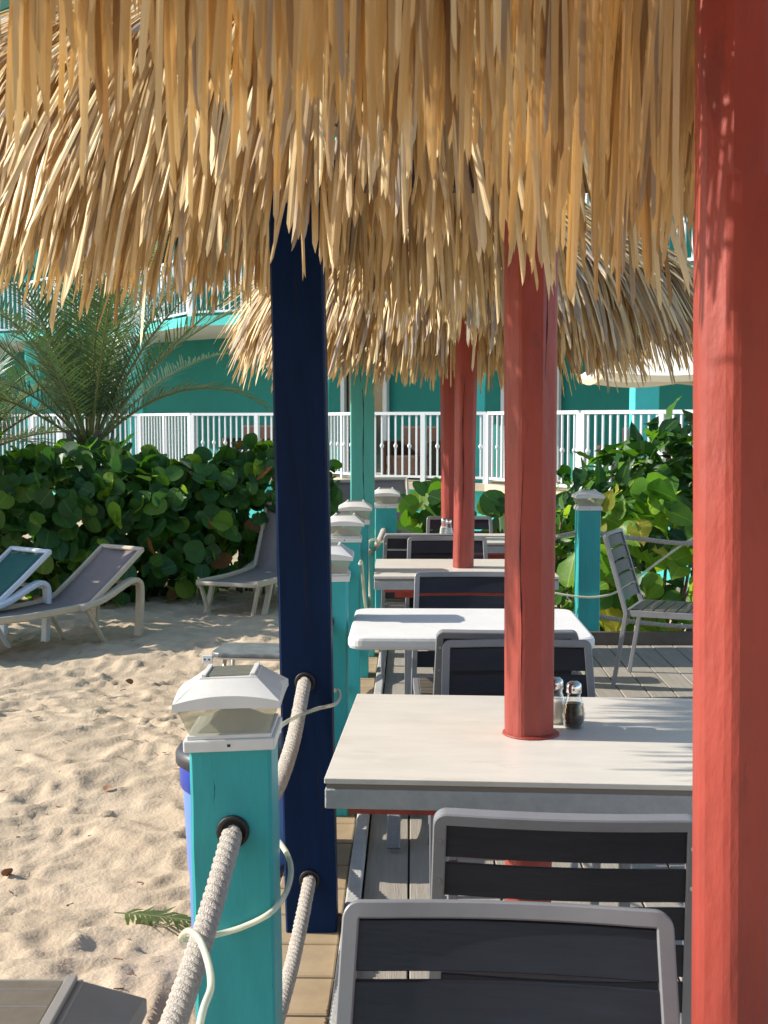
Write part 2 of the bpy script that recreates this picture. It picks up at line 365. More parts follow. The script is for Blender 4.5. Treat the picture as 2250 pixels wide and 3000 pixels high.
def wproj(p, d):
    b = Vector(PLAN[0]) + WNR * d; q = b + WD * (Vector(p) - b).dot(WD); return (q.x, q.y)
WALL = [wproj(p, 3.0) for p in PLAN]
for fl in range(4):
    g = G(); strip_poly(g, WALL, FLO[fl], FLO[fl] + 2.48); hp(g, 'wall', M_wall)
def slab(name, z0, z1, outer, m, mu=None):
    o = [off(p, -outer) for p in PLAN]; w = [wproj(p, 3.25) for p in PLAN]; g = G()
    for i in range(len(o) - 1):
        a, b, c, d = o[i], o[i + 1], w[i + 1], w[i]
        g.add([(a[0], a[1], z0), (b[0], b[1], z0), (c[0], c[1], z0), (d[0], d[1], z0), (a[0], a[1], z1), (b[0], b[1], z1), (c[0], c[1], z1), (d[0], d[1], z1)],
              [(0, 3, 2, 1), (4, 5, 6, 7), (0, 1, 5, 4)])
    mi = [1 if k % 3 == 0 else 0 for k in range(len(g.f))]
    return hp(g, name, [m, M_soffit], midx=mi)
slab('ground_floor_slab', .50, .60, .16, M_ledge)
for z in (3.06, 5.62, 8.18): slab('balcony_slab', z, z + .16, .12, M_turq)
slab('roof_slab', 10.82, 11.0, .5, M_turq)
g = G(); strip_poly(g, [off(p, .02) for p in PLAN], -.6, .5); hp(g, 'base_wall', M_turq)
# columns with a swelling foot bracket
def column(x, y, w=.15):
    for fl in range(4):
        zb = FLO[fl] - (.05 if fl == 0 else 0); pts = []
        for k in range(13):
            t = k / 12; z = zb + 2.47 * t
            s = max(0, (t - .55) / .45); s = s * s * (3 - 2 * s)
            pts.append((x + .10 * s, y + .35 - .40 * s, z))
        hp(G().sweep(pts, rrect(w, w, .1), (0, -1, 0.001)), 'column', M_turq)
for p in ((1.30, 17.45), (-1.05, 20.0), (-4.72, 23.2), (-7.1, 24.8), (3.1, 14.35)): column(*p)
# railings
bal = {}
def baluster(knuckle):
    g = G().box(-.012, .012, -.012, .012, .07, .97)
    if knuckle: g.lathe([(.013, .48), (.03, .505), (.034, .52), (.03, .535), (.013, .56)], 8)
    return mdata('baluster', g.v, g.f, M_rail)
bal[0] = baluster(False); bal[1] = baluster(True)
nbal = 0
for fl in range(4):
    for s in range(len(PLAN) - 1):
        a = Vector((*PLAN[s], 0)); b = Vector((*PLAN[s + 1], 0)); d = (b - a); L = d.length; d.normalize(); ang = math.atan2(d.y, d.x)
        if fl >= 2 and s < 5: continue
        ra = empty('railing', (0, 0, 0)); ra.parent = hotel
        ra.location = (a.x, a.y - 19, FLO[fl]); ra.rotation_euler = (0, 0, ang)
        g = G().box(0.02, L - .02, -.03, .03, .97, 1.015); g.obj('top_rail', M_rail, ra)
        G().box(0.02, L - .02, -.018, .018, .06, .095).obj('bottom_rail', M_rail, ra)
        npost = max(1, round(L / 1.1))
        for k in range(npost + 1):
            x = .03 + (L - .06) * k / npost
            G().box(x - .035, x + .035, -.034, .034, 0, .985).obj('post', M_rail, ra)
        n = int(L / (.15 if s in (1, 3, 5, 7) else .105))
        for k in range(1, n):
            x = L * k / n
            if min(abs(x - (.03 + (L - .06) * j / npost)) for j in range(npost + 1)) < .06: continue
            o = bpy.data.objects.new('baluster', bal[1 if (k % 2 and s in (2, 3, 4, 0, 1)) else 0]); link(o, ra); o.location = (x, 0, 0)
# doors in the recessed walls
def wall_at(s, t):
    a, b = WALL[s], WALL[s + 1]
    return Vector((a[0] + (b[0] - a[0]) * t, a[1] + (b[1] - a[1]) * t, 0)), math.atan2(b[1] - a[1], b[0] - a[0])
def sliding_door(s, t, w, fl, pm, frame_both=True):
    p, ang = wall_at(s, t)
    e = empty('sliding_door', (p.x, p.y - 19, FLO[fl]), ang); e.parent = hotel
    f = G(); f.box(-w / 2 - .09, -w / 2, .02, .09, 0, 2.2); f.box(w / 2, w / 2 + .09, .02, .09, 0, 2.2); f.box(-w / 2, w / 2, .02, .09, 2.12, 2.2); f.box(-.035, .035, .02, .075, 0, 2.12)
    f.obj('frame', M_rail, e); G().box(-w / 2, w / 2, .012, .03, .02, 2.12).obj('pane', pm, e)
sliding_door(2, .22, 0.9, 0, M_pane); sliding_door(0, .62, 1.7, 0, M_curtain); sliding_door(4, .2, .9, 0, M_pane)
for fl in (1,):
    sliding_door(2, .3, .9, fl, M_pane); sliding_door(0, .6, 1.7, fl, M_pane); sliding_door(4, .4, 1.3, fl, M_pane); sliding_door(6, .5, .9, fl, M_pane)
def wicker(x, y, w, label, z=.605, rz=0.0):
    e = empty('wicker_armchair', (x, y, z), rz); tag(e, label, 'armchair')
    G().box(-w / 2, w / 2, -.28, .3, .05, .36).obj('seat', M_wicker, e, bev=.03)
    G().box(-w / 2, w / 2, .3, .4, .05, .8).obj('backrest', M_wicker, e, bev=.03)
    for q in (-1, 1): G().box(min(q * w / 2, q * (w / 2 + .09)), max(q * w / 2, q * (w / 2 + .09)), -.28, .4, .02, .58).obj('armrest', M_wicker, e, bev=.03)
wicker(.42, 18.75, .62, 'dark brown wicker armchair behind the white railing left of the red poles', rz=-.4)
wicker(3.15, 15.5, .6, 'dark brown wicker armchair behind the railing above the right-hand bushes', rz=-.6)
wicker(-2.35, 21.6, .65, 'dark brown wicker armchair behind the railing beside the navy post', rz=-.4)

# ------------------------------------------------------------------ thatch strips
def strip_pts(p0, d0, d1, side, w, L, rng, seg=5, fold=.13, tws=1.0):
    """one palm strip: follows d0 turning to d1; V fold; pointed or ragged tip"""
    p = Vector(p0); V = []; d0 = Vector(d0).normalized(); d1 = Vector(d1).normalized(); side = Vector(side).normalized()
    tw = rng.uniform(-.55, .55) * tws; tip = rng.choice((0, 0, 1, 2))
    for i in range(seg + 1):
        t = i / seg; d = (d0 * (1 - t) + d1 * t).normalized()
        s = (side - d * side.dot(d)).normalized(); n = d.cross(s)
        a = tw * t * .8; s2 = s * math.cos(a) + n * math.sin(a); n2 = d.cross(s2)
        ww = w * (1 if t < .85 else .80) * .5
        l, r_ = ww, ww
        ex = 0
        V.append(p - s2 * l); V.append(p + n2 * (w * fold)); V.append(p + s2 * r_)
        if i < seg: p = p + d * (L / seg)
    d = d1
    if tip == 0: V[-3] -= d * w * .5; V[-1] -= d * w * .9; V[-2] += d * w * 1.0
    elif tip == 1: V[-1] -= d * w * 1.8; V[-3] += d * w * .8
    else: V[-2] -= d * w * 1.6; V[-3] += d * w * .7
    return V
SF = []
def strip_faces(seg=5): return [f for i in range(seg) for f in ((3 * i, 3 * i + 1, 3 * i + 4, 3 * i + 3), (3 * i + 1, 3 * i + 2, 3 * i + 5, 3 * i + 4))]
SFACES = strip_faces()
def thatch_roof(cx, cy, Rf, z_apex, slope, name_seed, tipz, front_arc, w=.011, hang=.45, near_detail=True, splay=.45, dens=1.0, greyness=.1, part_pick=None, inward=False, layers=5, ysc=1.0, tipf=None):
    """rows of strips on a cone and a hanging fringe. returns list of (verts, material index, is_fringe, angle)"""
    rng = random.Random(name_seed); out = []
    r = .10
    while r < Rf:
        n = int(2 * math.pi * (r + .25) / (w * 1.15) * dens * .62)
        for k in range(n):
            a = rng.uniform(0, 2 * math.pi); rr = r + rng.uniform(-.05, .05)
            u = Vector((math.cos(a), math.sin(a) * ysc, 0)); tz = Vector((-math.sin(a), math.cos(a) * ysc, 0)).normalized()
            p = Vector((cx, cy, z_apex - slope * rr + rng.uniform(-.004, .03))) + u * rr
            skew = rng.gauss(0, .10)
            d0 = u + tz * skew + Vector((0, 0, -slope + rng.uniform(-.02, .16)))
            d1 = u + tz * skew * 1.6 + Vector((0, 0, -slope - rng.uniform(.05, .40)))
            L = rng.uniform(.30, .48)
            out.append((strip_pts(p, d0, d1, tz + Vector((0, 0, rng.uniform(-.3, .3))), w * rng.uniform(.7, 1.35), L, rng), rng, False, a))
        r += .085
    for layer in range(layers):
        n = int(2 * math.pi * Rf / (w * 1.05) * dens)
        for k in range(n):
            a = rng.uniform(0, 2 * math.pi)
            u = Vector((math.cos(a), math.sin(a) * ysc, 0)); tz = Vector((-math.sin(a), math.cos(a) * ysc, 0)).normalized()
            rr = Rf - (.10 - layer * .045 if not inward else .03 - layer * .02) + rng.uniform(-.03, .03)
            z = z_apex - slope * rr + rng.uniform(-.02, .03)
            p = Vector((cx, cy, z)) + u * rr
            skew = rng.gauss(0, .09 if not inward else .055)
            sp = splay * (.45 + .22 * layer) * rng.uniform(.5, 1.3)
            d0 = u * (.75 if not inward else .10) + tz * skew + Vector((0, 0, -slope - rng.uniform(.1, .5)))
            d1 = u * sp + tz * skew * .8 + Vector((0, 0, -1))
            zend = tipz + rng.gauss(.02, .045) + (.035 * layer if not inward else .01 * layer) + .03 * math.sin(a * 7 + layer) + .02 * math.sin(a * 17 + 2 * layer)
            if tipf: zend += tipf(p, layer)
            drop = max(.15, z - zend)
            L = drop * (1.12 + .2 * sp)
            out.append((strip_pts(p, d0, d1, tz + u * rng.uniform(-.5, .5) * (1 if not inward else .6), w * (rng.uniform(.7, 1.5) if not inward else rng.uniform(.75, 1.3)), L, rng, tws=.35 if inward else 1), rng, True, a))
    return out
def pick_mat(rng, grey):
    q = rng.random()
    if q < grey: return 5
    q = rng.random()
    return 0 if q < .40 else 1 if q < .66 else 2 if q < .82 else 3 if q < .92 else 4
def palapa(base, label, strips, seed, grey=.08, picker=None):
    """thatch part (uncountable mass) plus up to 300 single strips"""
    rng = random.Random(seed); origin = base.location
    cand = [i for i, s in enumerate(strips) if picker and picker(s)]
    rng.shuffle(cand); cand = set(cand[:290])
    V = []; F = []; MI = []; n = 0
    for i, s in enumerate(strips):
        mi = pick_mat(rng, grey)
        if i in cand:
            o0 = s[0][1]
            mobj('thatch_strip', [v - o0 for v in s[0]], SFACES, M_thatch[mi], base, loc=tuple(o0 - origin), smooth=False)
            continue
        V += [tuple(v - origin) for v in s[0]]; F += [tuple(q + n for q in f) for f in SFACES]; MI += [mi] * len(SFACES); n += len(s[0])
    o = mobj('thatch', V, F, M_thatch, base, midx=MI); o['kind'] = 'stuff'
def rafters(base, cx, cy, Rf, z_apex, slope, n=10):
    for k in range(n):
        a = 2 * math.pi * (k + .3) / n
        p = [(cx + math.cos(a) * r - base.location.x, cy + math.sin(a) * r - base.location.y, z_apex - .06 - slope * r - base.location.z) for r in (.03, Rf)]
        G().tube(p, .016, 6).obj('rafter', M_rafter, base, smooth=True)
    for rr in (.5, Rf - .06):
        pts = [(cx + math.cos(2 * math.pi * k / 36) * rr - base.location.x, cy + math.sin(2 * math.pi * k / 36) * rr - base.location.y, z_apex - .08 - slope * rr - base.location.z) for k in range(37)]
        G().tube(pts, .012, 6).obj('purlin_ring', M_rafter, base, smooth=True)
def hewn_pole(parent, name, x, y, z0, z1, r0, r1, m, n=8, rot=0.0, seed=0, lean=(0, 0)):
    rng = random.Random(seed); loops = []; rings = 26
    fac = [1 + rng.uniform(-.05, .05) for _ in range(n)]
    for i in range(rings + 1):
        t = i / rings; r = r0 + (r1 - r0) * t
        loops.append([(x + lean[0] * t + math.cos(rot + 2 * math.pi * k / n) * r * fac[k] * (1 + .012 * math.sin(i * .9 + k * 2.1) + rng.uniform(-.008, .008)),
                       y + lean[1] * t + math.sin(rot + 2 * math.pi * k / n) * r * fac[k] * (1 + .012 * math.sin(i * .7 + k) + rng.uniform(-.008, .008)), z0 + (z1 - z0) * t) for k in range(n)])
    return G().ring(loops).obj(name, m, parent, bev=.009, seg=2)
def crack(parent, pts, w=.0035):
    """a drying check: a thin dark sunk ribbon that tapers at both ends; pts are on the face, normal -Y"""
    P = catmull(pts, 6); V = []; n = len(P)
    for i, p in enumerate(P):
        t = i / (n - 1); ww = w * math.sin(math.pi * min(1, max(0.04, t))) * (.7 + .3 * math.sin(i * 1.7))
        V += [(p.x - ww / 2, p.y, p.z), (p.x + ww / 2, p.y, p.z)]
    mobj('crack', V, [(2 * i, 2 * i + 1, 2 * i + 3, 2 * i + 2) for i in range(n - 1)], M_dark, parent)

# palapa the camera stands under
SL = .56
b0 = empty('palapa_umbrella', (.430, 1.40, 0)); tag(b0, 'nearest thatched shade with long shaded strips hanging over the view and a red pole', 'palapa', 'thatched palapas')
hewn_pole(b0, 'pole', 0, 0, 0, 2.55, .055, .056, M_red, rot=R(22.5 - 4), seed=3, lean=(-.040, 0))
s0 = thatch_roof(.55, .20, 1.20, 2.86, SL, 5, 1.835, None, w=.0080, dens=.92, splay=.03, inward=True, layers=5,
                  tipf=lambda p, l: (-.085 if l in (3, 4) else -.02) * max(0, min(1, (p.x - .05) / .15)) + .02 * (l < 2) - .16 * (p.x < -.42 and p.y < .7))  # last term lowers the unseen left fringe to shade the pole
for q in s0:                                          # unseen left side stretched out to shade pole, corner cap and chair
    for v in q[0]:
        if v.x < .55: v.x = .55 + (v.x - .55) * (1 + .65 * max(0, min(1, (.85 - v.y) / .5)))
    if q[0][9].y > .4:                                # and bulges behind its own pole
        dy = .20 * max(0, min(1, (q[0][9].x - .12) / .16))
        for v in q[0]: v.y += dy
s0 = [q for q in s0 if not (q[0][9].x > .28 and .3 < q[0][9].y < 1.46)]
def pick0(s):
    v = s[0][9]; return s[2] and v.y > .7 and abs(v.x / v.y) < .4
palapa(b0, 'near', s0, 21, .05, pick0); rafters(b0, .53, .16, 1.20, 2.86, SL)
# palapa over the first table
b1 = empty('palapa_umbrella', (.352, 2.90, 0)); tag(b1, 'thatched palapa sunlit on its left flank over the first cream table, behind the nearest fringe', 'palapa', 'thatched palapas')
hewn_pole(b1, 'pole', 0, 0, 0, 2.75, .057, .070, M_red, rot=R(22.5 - 3), seed=5, lean=(-.012, 0))
G().lathe([(.069, .7505), (.067, .754), (.058, .756)], 18).obj('pole_collar', M_red, b1, smooth=True)
crack(b1, [(-.034, -.0605, .80), (-.030, -.0615, 1.0), (-.036, -.062, 1.2), (-.028, -.063, 1.45)], .004)
crack(b1, [(.018, -.0655, 1.60), (.021, -.0665, 1.75), (.016, -.0675, 2.0)], .004)
s1 = thatch_roof(.03, 3.25, 1.10, 2.92, .55, 6, 1.895, None, w=.0095, splay=.42, ysc=.80, dens=.95, tipf=lambda p, l: -.10 * max(0, min(1, (3.05 - p.y) / .6)))
s1 = [q for q in s1 if q[0][-2].x < .62]
def pick1(s):
    v = s[0][9]; return v.y < 3.2 and -1.0 < v.x / max(v.y, .1) < .35 and (s[2] or v.x < .1)
palapa(b1, 'mid', s1, 22, .06, pick1); rafters(b1, .06, 3.25, .80, 2.92, .55)
# palapa over the third table
b2 = empty('palapa_umbrella', (.395, 6.23, 0)); tag(b2, 'low thatched palapa greyer on its right over the second cream table', 'palapa', 'thatched palapas')
hewn_pole(b2, 'pole', 0, 0, 0, 2.85, .053, .060, M_red, rot=R(22.5), seed=8, n=10, lean=(.03, 0))
crack(b2, [(-.002, -.058, .95), (.004, -.058, 1.2), (.0, -.059, 1.5), (.012, -.061, 1.75)], .006)
s2 = thatch_roof(.46, 6.25, .92, 2.86, .62, 9, 1.76, None, w=.0125, splay=.42, dens=.95)
def pick2(s):
    v = s[0][9]; return s[2] and v.y < 6.0
palapa(b2, 'far', s2, 23, .22, pick2); rafters(b2, .44, 6.25, 1.05, 2.88, .58)
b3 = empty('palapa_umbrella', (.435, 7.90, 0)); tag(b3, 'farthest thatched palapa, mostly hidden, its red pole just left of another', 'palapa', 'thatched palapas')
hewn_pole(b3, 'pole', 0, 0, 0, 2.8, .055, .062, M_red, rot=R(10), seed=9, n=10, lean=(-.03, 0))
s3 = thatch_roof(.45, 7.95, .9, 2.80, .58, 12, 1.78, None, w=.016, splay=.5, dens=.7)
palapa(b3, 'farthest', s3, 24, .2, None)

# ------------------------------------------------------------------ square posts
def grommet(parent, x, y, z, r=.030):
    G().lathe([(r * .70, 0), (r * .72, .006), (r, .006), (r * 1.02, 0)], 20).obj('grommet', M_black, parent, smooth=True).matrix_local = Matrix.Translation((x, y, z)) @ Matrix.Rotation(math.pi / 2, 4, 'X')
    o = G().lathe([(r * .86, 0), (r * .86, .004)], 20).obj('hole', M_dark, parent); o.matrix_local = Matrix.Translation((x, y, z)) @ Matrix.Rotation(math.pi / 2, 4, 'X')
def post_body(parent, w, z1, m, name='shaft', lean=0.0, z0=None):
    h = w / 2; g = G(); loops = []; n = 14; z0 = SANDZ - .05 if z0 is None else z0
    for i in range(n + 1):
        t = i / n; z = z0 + (z1 - z0) * t; j = lambda: random.uniform(-.0012, .0012)
        c = .006; xo = -lean * (z - .5)
        loops.append([(xo + a + j(), b + j(), z) for a, b in ((-h + c, -h), (h - c, -h), (h, -h + c), (h, h - c), (h - c, h), (-h + c, h), (-h, h - c), (-h, -h + c))])
    return g.ring(loops).obj(name, m, parent)
def solar_cap(parent_post, x, y, z, rz, label, s=1.0, tilt=0.0, M_white=M_white):
    e = empty('solar_post_cap', (x, y, z), rz); e.rotation_euler = (0, -tilt, rz); tag(e, label, 'post cap', 'solar caps on the fence posts')
    k = s
    sk = G().box(-.084 * k, .084 * k, -.084 * k, .084 * k, -.004, .018); sk.obj('skirt', M_white, e, bev=.003)
    G().box(-.078 * k, .078 * k, -.078 * k, .078 * k, .018, .026).obj('sill', M_white, e, bev=.002)
    G().add([(-.003, -.0846 * k, .005), (.003, -.0846 * k, .005), (.003, -.0846 * k, .010), (-.003, -.0846 * k, .010)], [(0, 1, 2, 3)]).obj('screw', M_black, e)
    # lens: four slanted clear panes and the lamp block inside
    g = G(); a0, a1 = .073 * k, .093 * k
    g.add([(-a0, -a0, .026), (a0, -a0, .026), (a0, a0, .026), (-a0, a0, .026), (-a1, -a1, .086), (a1, -a1, .086), (a1, a1, .086), (-a1, a1, .086)],
          [(0, 1, 5, 4), (1, 2, 6, 5), (2, 3, 7, 6), (3, 0, 4, 7)])
    lens = g.obj('lens', M_frost, e)
    G().frustum(0, 0, .027, .062, .060 * k, .010 * k).obj('reflector', mat('reflector_grey', (.30, .31, .28), .4), lens)
    # roof: arched eave band and hipped top
    A = .098 * k; n = 10; VB = []; FB = []; VR = []; FR = []
    for q in range(4):
        rot = Matrix.Rotation(q * math.pi / 2, 3, 'Z'); o = q * (n + 1) * 2
        for i in range(n + 1):
            x_ = -A + 2 * A * i / n; arch = .013 * (1 - (x_ / A) ** 2)
            VB += [rot @ Vector((x_, -A, .076 + arch * .25)), rot @ Vector((x_, -A + .001, .089 + arch))]
            top = .053 * k
            VR += [rot @ Vector((x_, -A + .001, .089 + arch)), rot @ Vector((-top + 2 * top * i / n, -top, .126))]
        for i in range(n):
            a_ = o + i * 2; FB.append((a_, a_ + 2, a_ + 3, a_ + 1)); FR.append((a_, a_ + 2, a_ + 3, a_ + 1))
    roof = mobj('cap_roof', VR, FR, M_white, e, smooth=True)
    mobj('eave_band', VB, FB, M_white, roof, smooth=True)
    G().box(-.054 * k, .054 * k, -.054 * k, .054 * k, .119, .128).obj('top_plate', M_white, roof, bev=.002)
    G().box(-.038 * k, .038 * k, -.046 * k, .046 * k, .1282, .1297).obj('solar_panel', M_solar, roof)
    for q in (-.3, 0, .3): G().box(-.037 * k, .037 * k, q * .1 * k - .0006, q * .1 * k + .0006, .1297, .1299).obj('cell_line', M_alu, roof)
    for q in (-1, 1): G().box(q * .045 * k - .0045, q * .045 * k + .0045, -.05 * k, .05 * k, .1282, .133).obj('panel_rib', M_white, roof, bev=.001)
    return e
def fence_post(x, y, label, caplabel, rz=0.0, lean=0.0, m=None, tilt=0.0, top=.90, capm=None):
    e = empty('fence_post', (x, y, 0), rz); tag(e, label, 'post', 'turquoise fence posts')
    post_body(e, .150, top, m or M_teal, lean=lean)
    solar_cap(e, x - lean * .4, y, top, rz, caplabel, tilt=tilt, M_white=capm or M_white)
    return e
pz = fence_post(-.308, .955, 'turquoise post at the bottom left corner under the nearest cap', 'solar cap cut off by the bottom left corner, nearest of all', capm=mat('shaded_cap_plastic', (.26, .25, .23), .5, var=.1, vscale=12))  # shade on the nearest cap is put into its darker plastic colour
pa = fence_post(-.278, 2.287, 'large turquoise post in the foreground with a rope through its hole', 'white solar cap on the large turquoise post beside the blue bin', lean=.012, tilt=R(2.2))
grommet(pa, .0, -.0755, .745, .030)
crack(pa, [(.062, -.0755, .50), (.066, -.0755, .47), (.074, -.0755, .44)], .003)
crack(pa, [(-.035, -.0757, .845), (-.033, -.0757, .82), (-.036, -.0757, .795)], .0012)
pb = fence_post(-.213, 4.64, 'turquoise post just right of the navy post, nearest of the far row', 'solar cap half hidden by the navy post, lowest of the far row', tilt=R(.5)); 
pc = fence_post(-.195, 6.12, 'turquoise post second beyond the navy post', 'solar cap second beyond the navy post')
pd = fence_post(-.166, 7.15, 'turquoise post third beyond the navy post, in front of the tall mint post', 'solar cap third beyond the navy post, in front of the tall mint post')
pe = fence_post(.013, 8.477, 'turquoise corner post right of the tall mint post', 'solar cap on the corner post right of the tall mint post')
pf = fence_post(1.374, 8.257, 'turquoise post between the two big red poles in front of bushes', 'solar cap in front of the dark right-hand bushes')
for p in (pb, pc, pd): grommet(p, 0, -.0755, .745, .026)
# navy post carrying a beam
e = empty('support_post', (-.222, 3.575, 0)); tag(e, 'tall navy blue square timber post with two rope holes', 'post')
post_body(e, .150, 2.24, M_blue, lean=.017)
G().box(.06, 1.3, -.03, .05, 2.155, 2.235).obj('beam', M_beam, e, bev=.004)
grommet(e, -.006, -.0758, .745, .030); grommet(e, .004, -.0758, .160, .030)
crack(e, [(-.035, -.0757, 1.45), (-.012, -.0757, 1.25), (-.004, -.0757, 1.05), (.002, -.0757, .93), (.012, -.0757, .86)], .0035)
crack(e, [(.03, -.0757, .80), (.036, -.0757, .62), (.030, -.0757, .45), (.05, -.0757, .30), (.055, -.0757, .12)], .003)
crack(e, [(-.028, -.0757, 1.98), (-.027, -.0757, 1.85), (-.028, -.0757, 1.75)], .002)
e = empty('support_post', (-.135, 7.775, 0)); tag(e, 'tall pale mint square post with a long dark crack', 'post')
post_body(e, .150, 2.3, M_mint)
crack(e, [(-.02, -.0757, 1.9), (-.012, -.0757, 1.75), (.006, -.0757, 1.6), (.004, -.0757, 1.2), (.012, -.0757, .95), (.010, -.0757, .7)], .007)

# ------------------------------------------------------------------ ropes and clear tube
def rope(name, pts, rad, label, pitch=None, n=9, step=.0045):
    path = catmull(pts, 24)
    # even spacing
    d = [0]
    for a, b in zip(path[:-1], path[1:]): d.append(d[-1] + (b - a).length)
    N = int(d[-1] / step); pitch = pitch or rad * 3.1
    e = empty(name, pts[0]); tag(e, label, 'rope', 'white fence ropes')
    j = 0; C = []
    for i in range(N + 1):
        s = d[-1] * i / N
        while j < len(d) - 2 and d[j + 1] < s: j += 1
        t = (s - d[j]) / max(1e-6, d[j + 1] - d[j]); C.append(path[j].lerp(path[j + 1], t))
    for q in range(3):
        P = []; rr = []
        rng = random.Random(q)
        for i, c in enumerate(C):
            t = (C[min(i + 1, N)] - C[max(i - 1, 0)]).normalized(); a = t.cross(Vector((0, 0, 1))).normalized(); b = a.cross(t)
            ph = 2 * math.pi * (i * step / pitch + q / 3)
            P.append(c + (a * math.cos(ph) + b * math.sin(ph)) * rad * .60 - Vector(pts[0])); rr.append(rad * .45 * (1 + rng.uniform(-.05, .05)))
        G().tube(P, rr, n).obj('strand', M_rope, e, smooth=True)
    return e
ROPE_R = .0195
rope('fence_rope', [(-.30, .95, .745), (-.305, 1.12, .735), (-.305, 1.35, .675), (-.30, 1.65, .645), (-.292, 1.95, .672), (-.280, 2.19, .735), (-.277, 2.29, .745), (-.272, 2.42, .735), (-.255, 2.75, .645), (-.24, 3.15, .655), (-.230, 3.47, .738),
                    (-.228, 3.58, .745), (-.225, 3.75, .72), (-.217, 4.2, .66), (-.211, 4.62, .74), (-.21, 4.73, .745), (-.21, 5.0, .70), (-.203, 5.4, .66), (-.197, 5.95, .745), (-.19, 6.3, .69), (-.18, 6.7, .68), (-.166, 7.1, .745), (-.12, 7.5, .68), (-.05, 8.0, .68), (.0, 8.42, .745)], ROPE_R,
     'upper white cotton rope sagging from post to post along the sand')
rope('fence_rope', [(-.30, .95, .16), (-.30, 1.6, .04), (-.279, 2.25, .16), (-.262, 2.6, .10), (-.240, 3.1, .085), (-.219, 3.47, .152), (-.217, 3.6, .16), (-.215, 4.1, .06), (-.212, 4.7, .16), (-.203, 5.4, .06), (-.197, 6.0, .16), (-.18, 6.6, .07), (-.166, 7.1, .16)], ROPE_R,
     'lower white cotton rope through the bottom hole of the navy post')
rope('fence_rope', [(.02, 8.47, .745), (.35, 8.42, .69), (.7, 8.37, .665), (1.05, 8.31, .69), (1.33, 8.262, .743), (1.42, 8.25, .742), (1.75, 8.2, .70), (2.1, 8.15, .68), (2.7, 8.1, .745)], .0165,
     'upper twisted rope of the far fence in front of the bright leaves', step=.006, n=7)
rope('fence_rope', [(.02, 8.47, .165), (.7, 8.37, .10), (1.33, 8.262, .175), (1.42, 8.25, .175), (1.75, 8.2, .135), (2.1, 8.15, .12), (2.7, 8.1, .165)], .0165,
     'lower twisted rope of the far fence near the deck', step=.006, n=7)
def hose(pts, r, label):
    P = catmull(pts, 8); o0 = P[0].copy()
    o = G().tube([p - o0 for p in P], r, 10).obj('clear_tube', M_hose, smooth=True); o.location = o0
    tag(o, label, 'tube', 'clear light tubes wound on the fence')
hose([(-.24, 1.35, .60), (-.252, 1.62, .673), (-.250, 1.72, .688), (-.283, 1.85, .690), (-.318, 1.95, .668), (-.345, 2.03, .620), (-.338, 2.12, .580), (-.304, 2.195, .557), (-.254, 2.20, .571), (-.206, 2.20, .598), (-.183, 2.26, .615), (-.182, 2.33, .640), (-.215, 2.41, .66), (-.285, 2.50, .68), (-.315, 2.75, .71), (-.268, 2.98, .735),
      (-.236, 3.2, .715), (-.191, 3.475, .673), (-.140, 3.488, .684), (-.131, 3.58, .690), (-.15, 3.68, .68), (-.22, 3.80, .60), (-.24, 4.2, .55)], .0056, 'clear plastic tube looped over the rope and round the large turquoise post')
hose([(.03, 8.38, .62), (.35, 8.40, .57), (.824, 8.3, .412), (1.09, 8.2, .351), (1.30, 8.165, .319), (1.44, 8.165, .319), (1.563, 8.18, .351), (1.708, 8.2, .448), (2.07, 8.18, .712), (2.3, 8.17, .75)], .008, 'clear plastic tube hanging round the far post behind the side-on chair')
hose([(-.118, 5.95, .80), (-.112, 6.1, .78), (-.10, 6.5, .52), (-.085, 6.9, .40), (-.082, 7.15, .42), (-.09, 7.3, .5), (-.1, 7.6, .72), (-.05, 7.69, .75), (-.03, 7.8, .72), (.1, 8.38, .70)], .008, 'clear plastic tube drooping between the far row of turquoise posts')

# ------------------------------------------------------------------ tables
def pole_table(x, y, rz, w, d, label, rest=0):
    e = empty('dining_table', (x, y, 0), rz); tag(e, label, 'table', 'cream tables pierced by red poles')
    G().box(-w / 2, w / 2, -d / 2, d / 2, .738, .750).obj('table_top', M_top, e, bev=.0015)
    G().box(-w / 2 + .004, w / 2 - .004, -d / 2 + .004, d / 2 - .004, .727, .738).obj('edge_band', M_topedge, e)
    G().box(-w / 2 + .001, w / 2 - .001, -d / 2 + .001, d / 2 - .001, .684, .7265).obj('apron', M_apron, e, bev=.003)
    u = G().box(-w / 2 + .05, w / 2 - .05, -d / 2 + .012, d / 2 - .012, .671, .684); u.obj('support_panel', M_red, e)
    for q in (-1, 1):
        G().box(-w / 2 + .1, w / 2 - .1, q * .10 - .02, q * .10 + .02, .61, .668).obj('cleat', M_red, e)
    return e
pole_table(.352, 2.90, -.065, .905, .80, 'nearest cream stone table, pierced by a red pole, with a pepper shaker')
pole_table(.40, 6.235, -.01, .89, .74, 'cream table pierced by the second red pole, a post shadow on it')
pole_table(.45, 7.80, 0, .88, .62, 'farthest cream table, with a small shaker by its red pole')
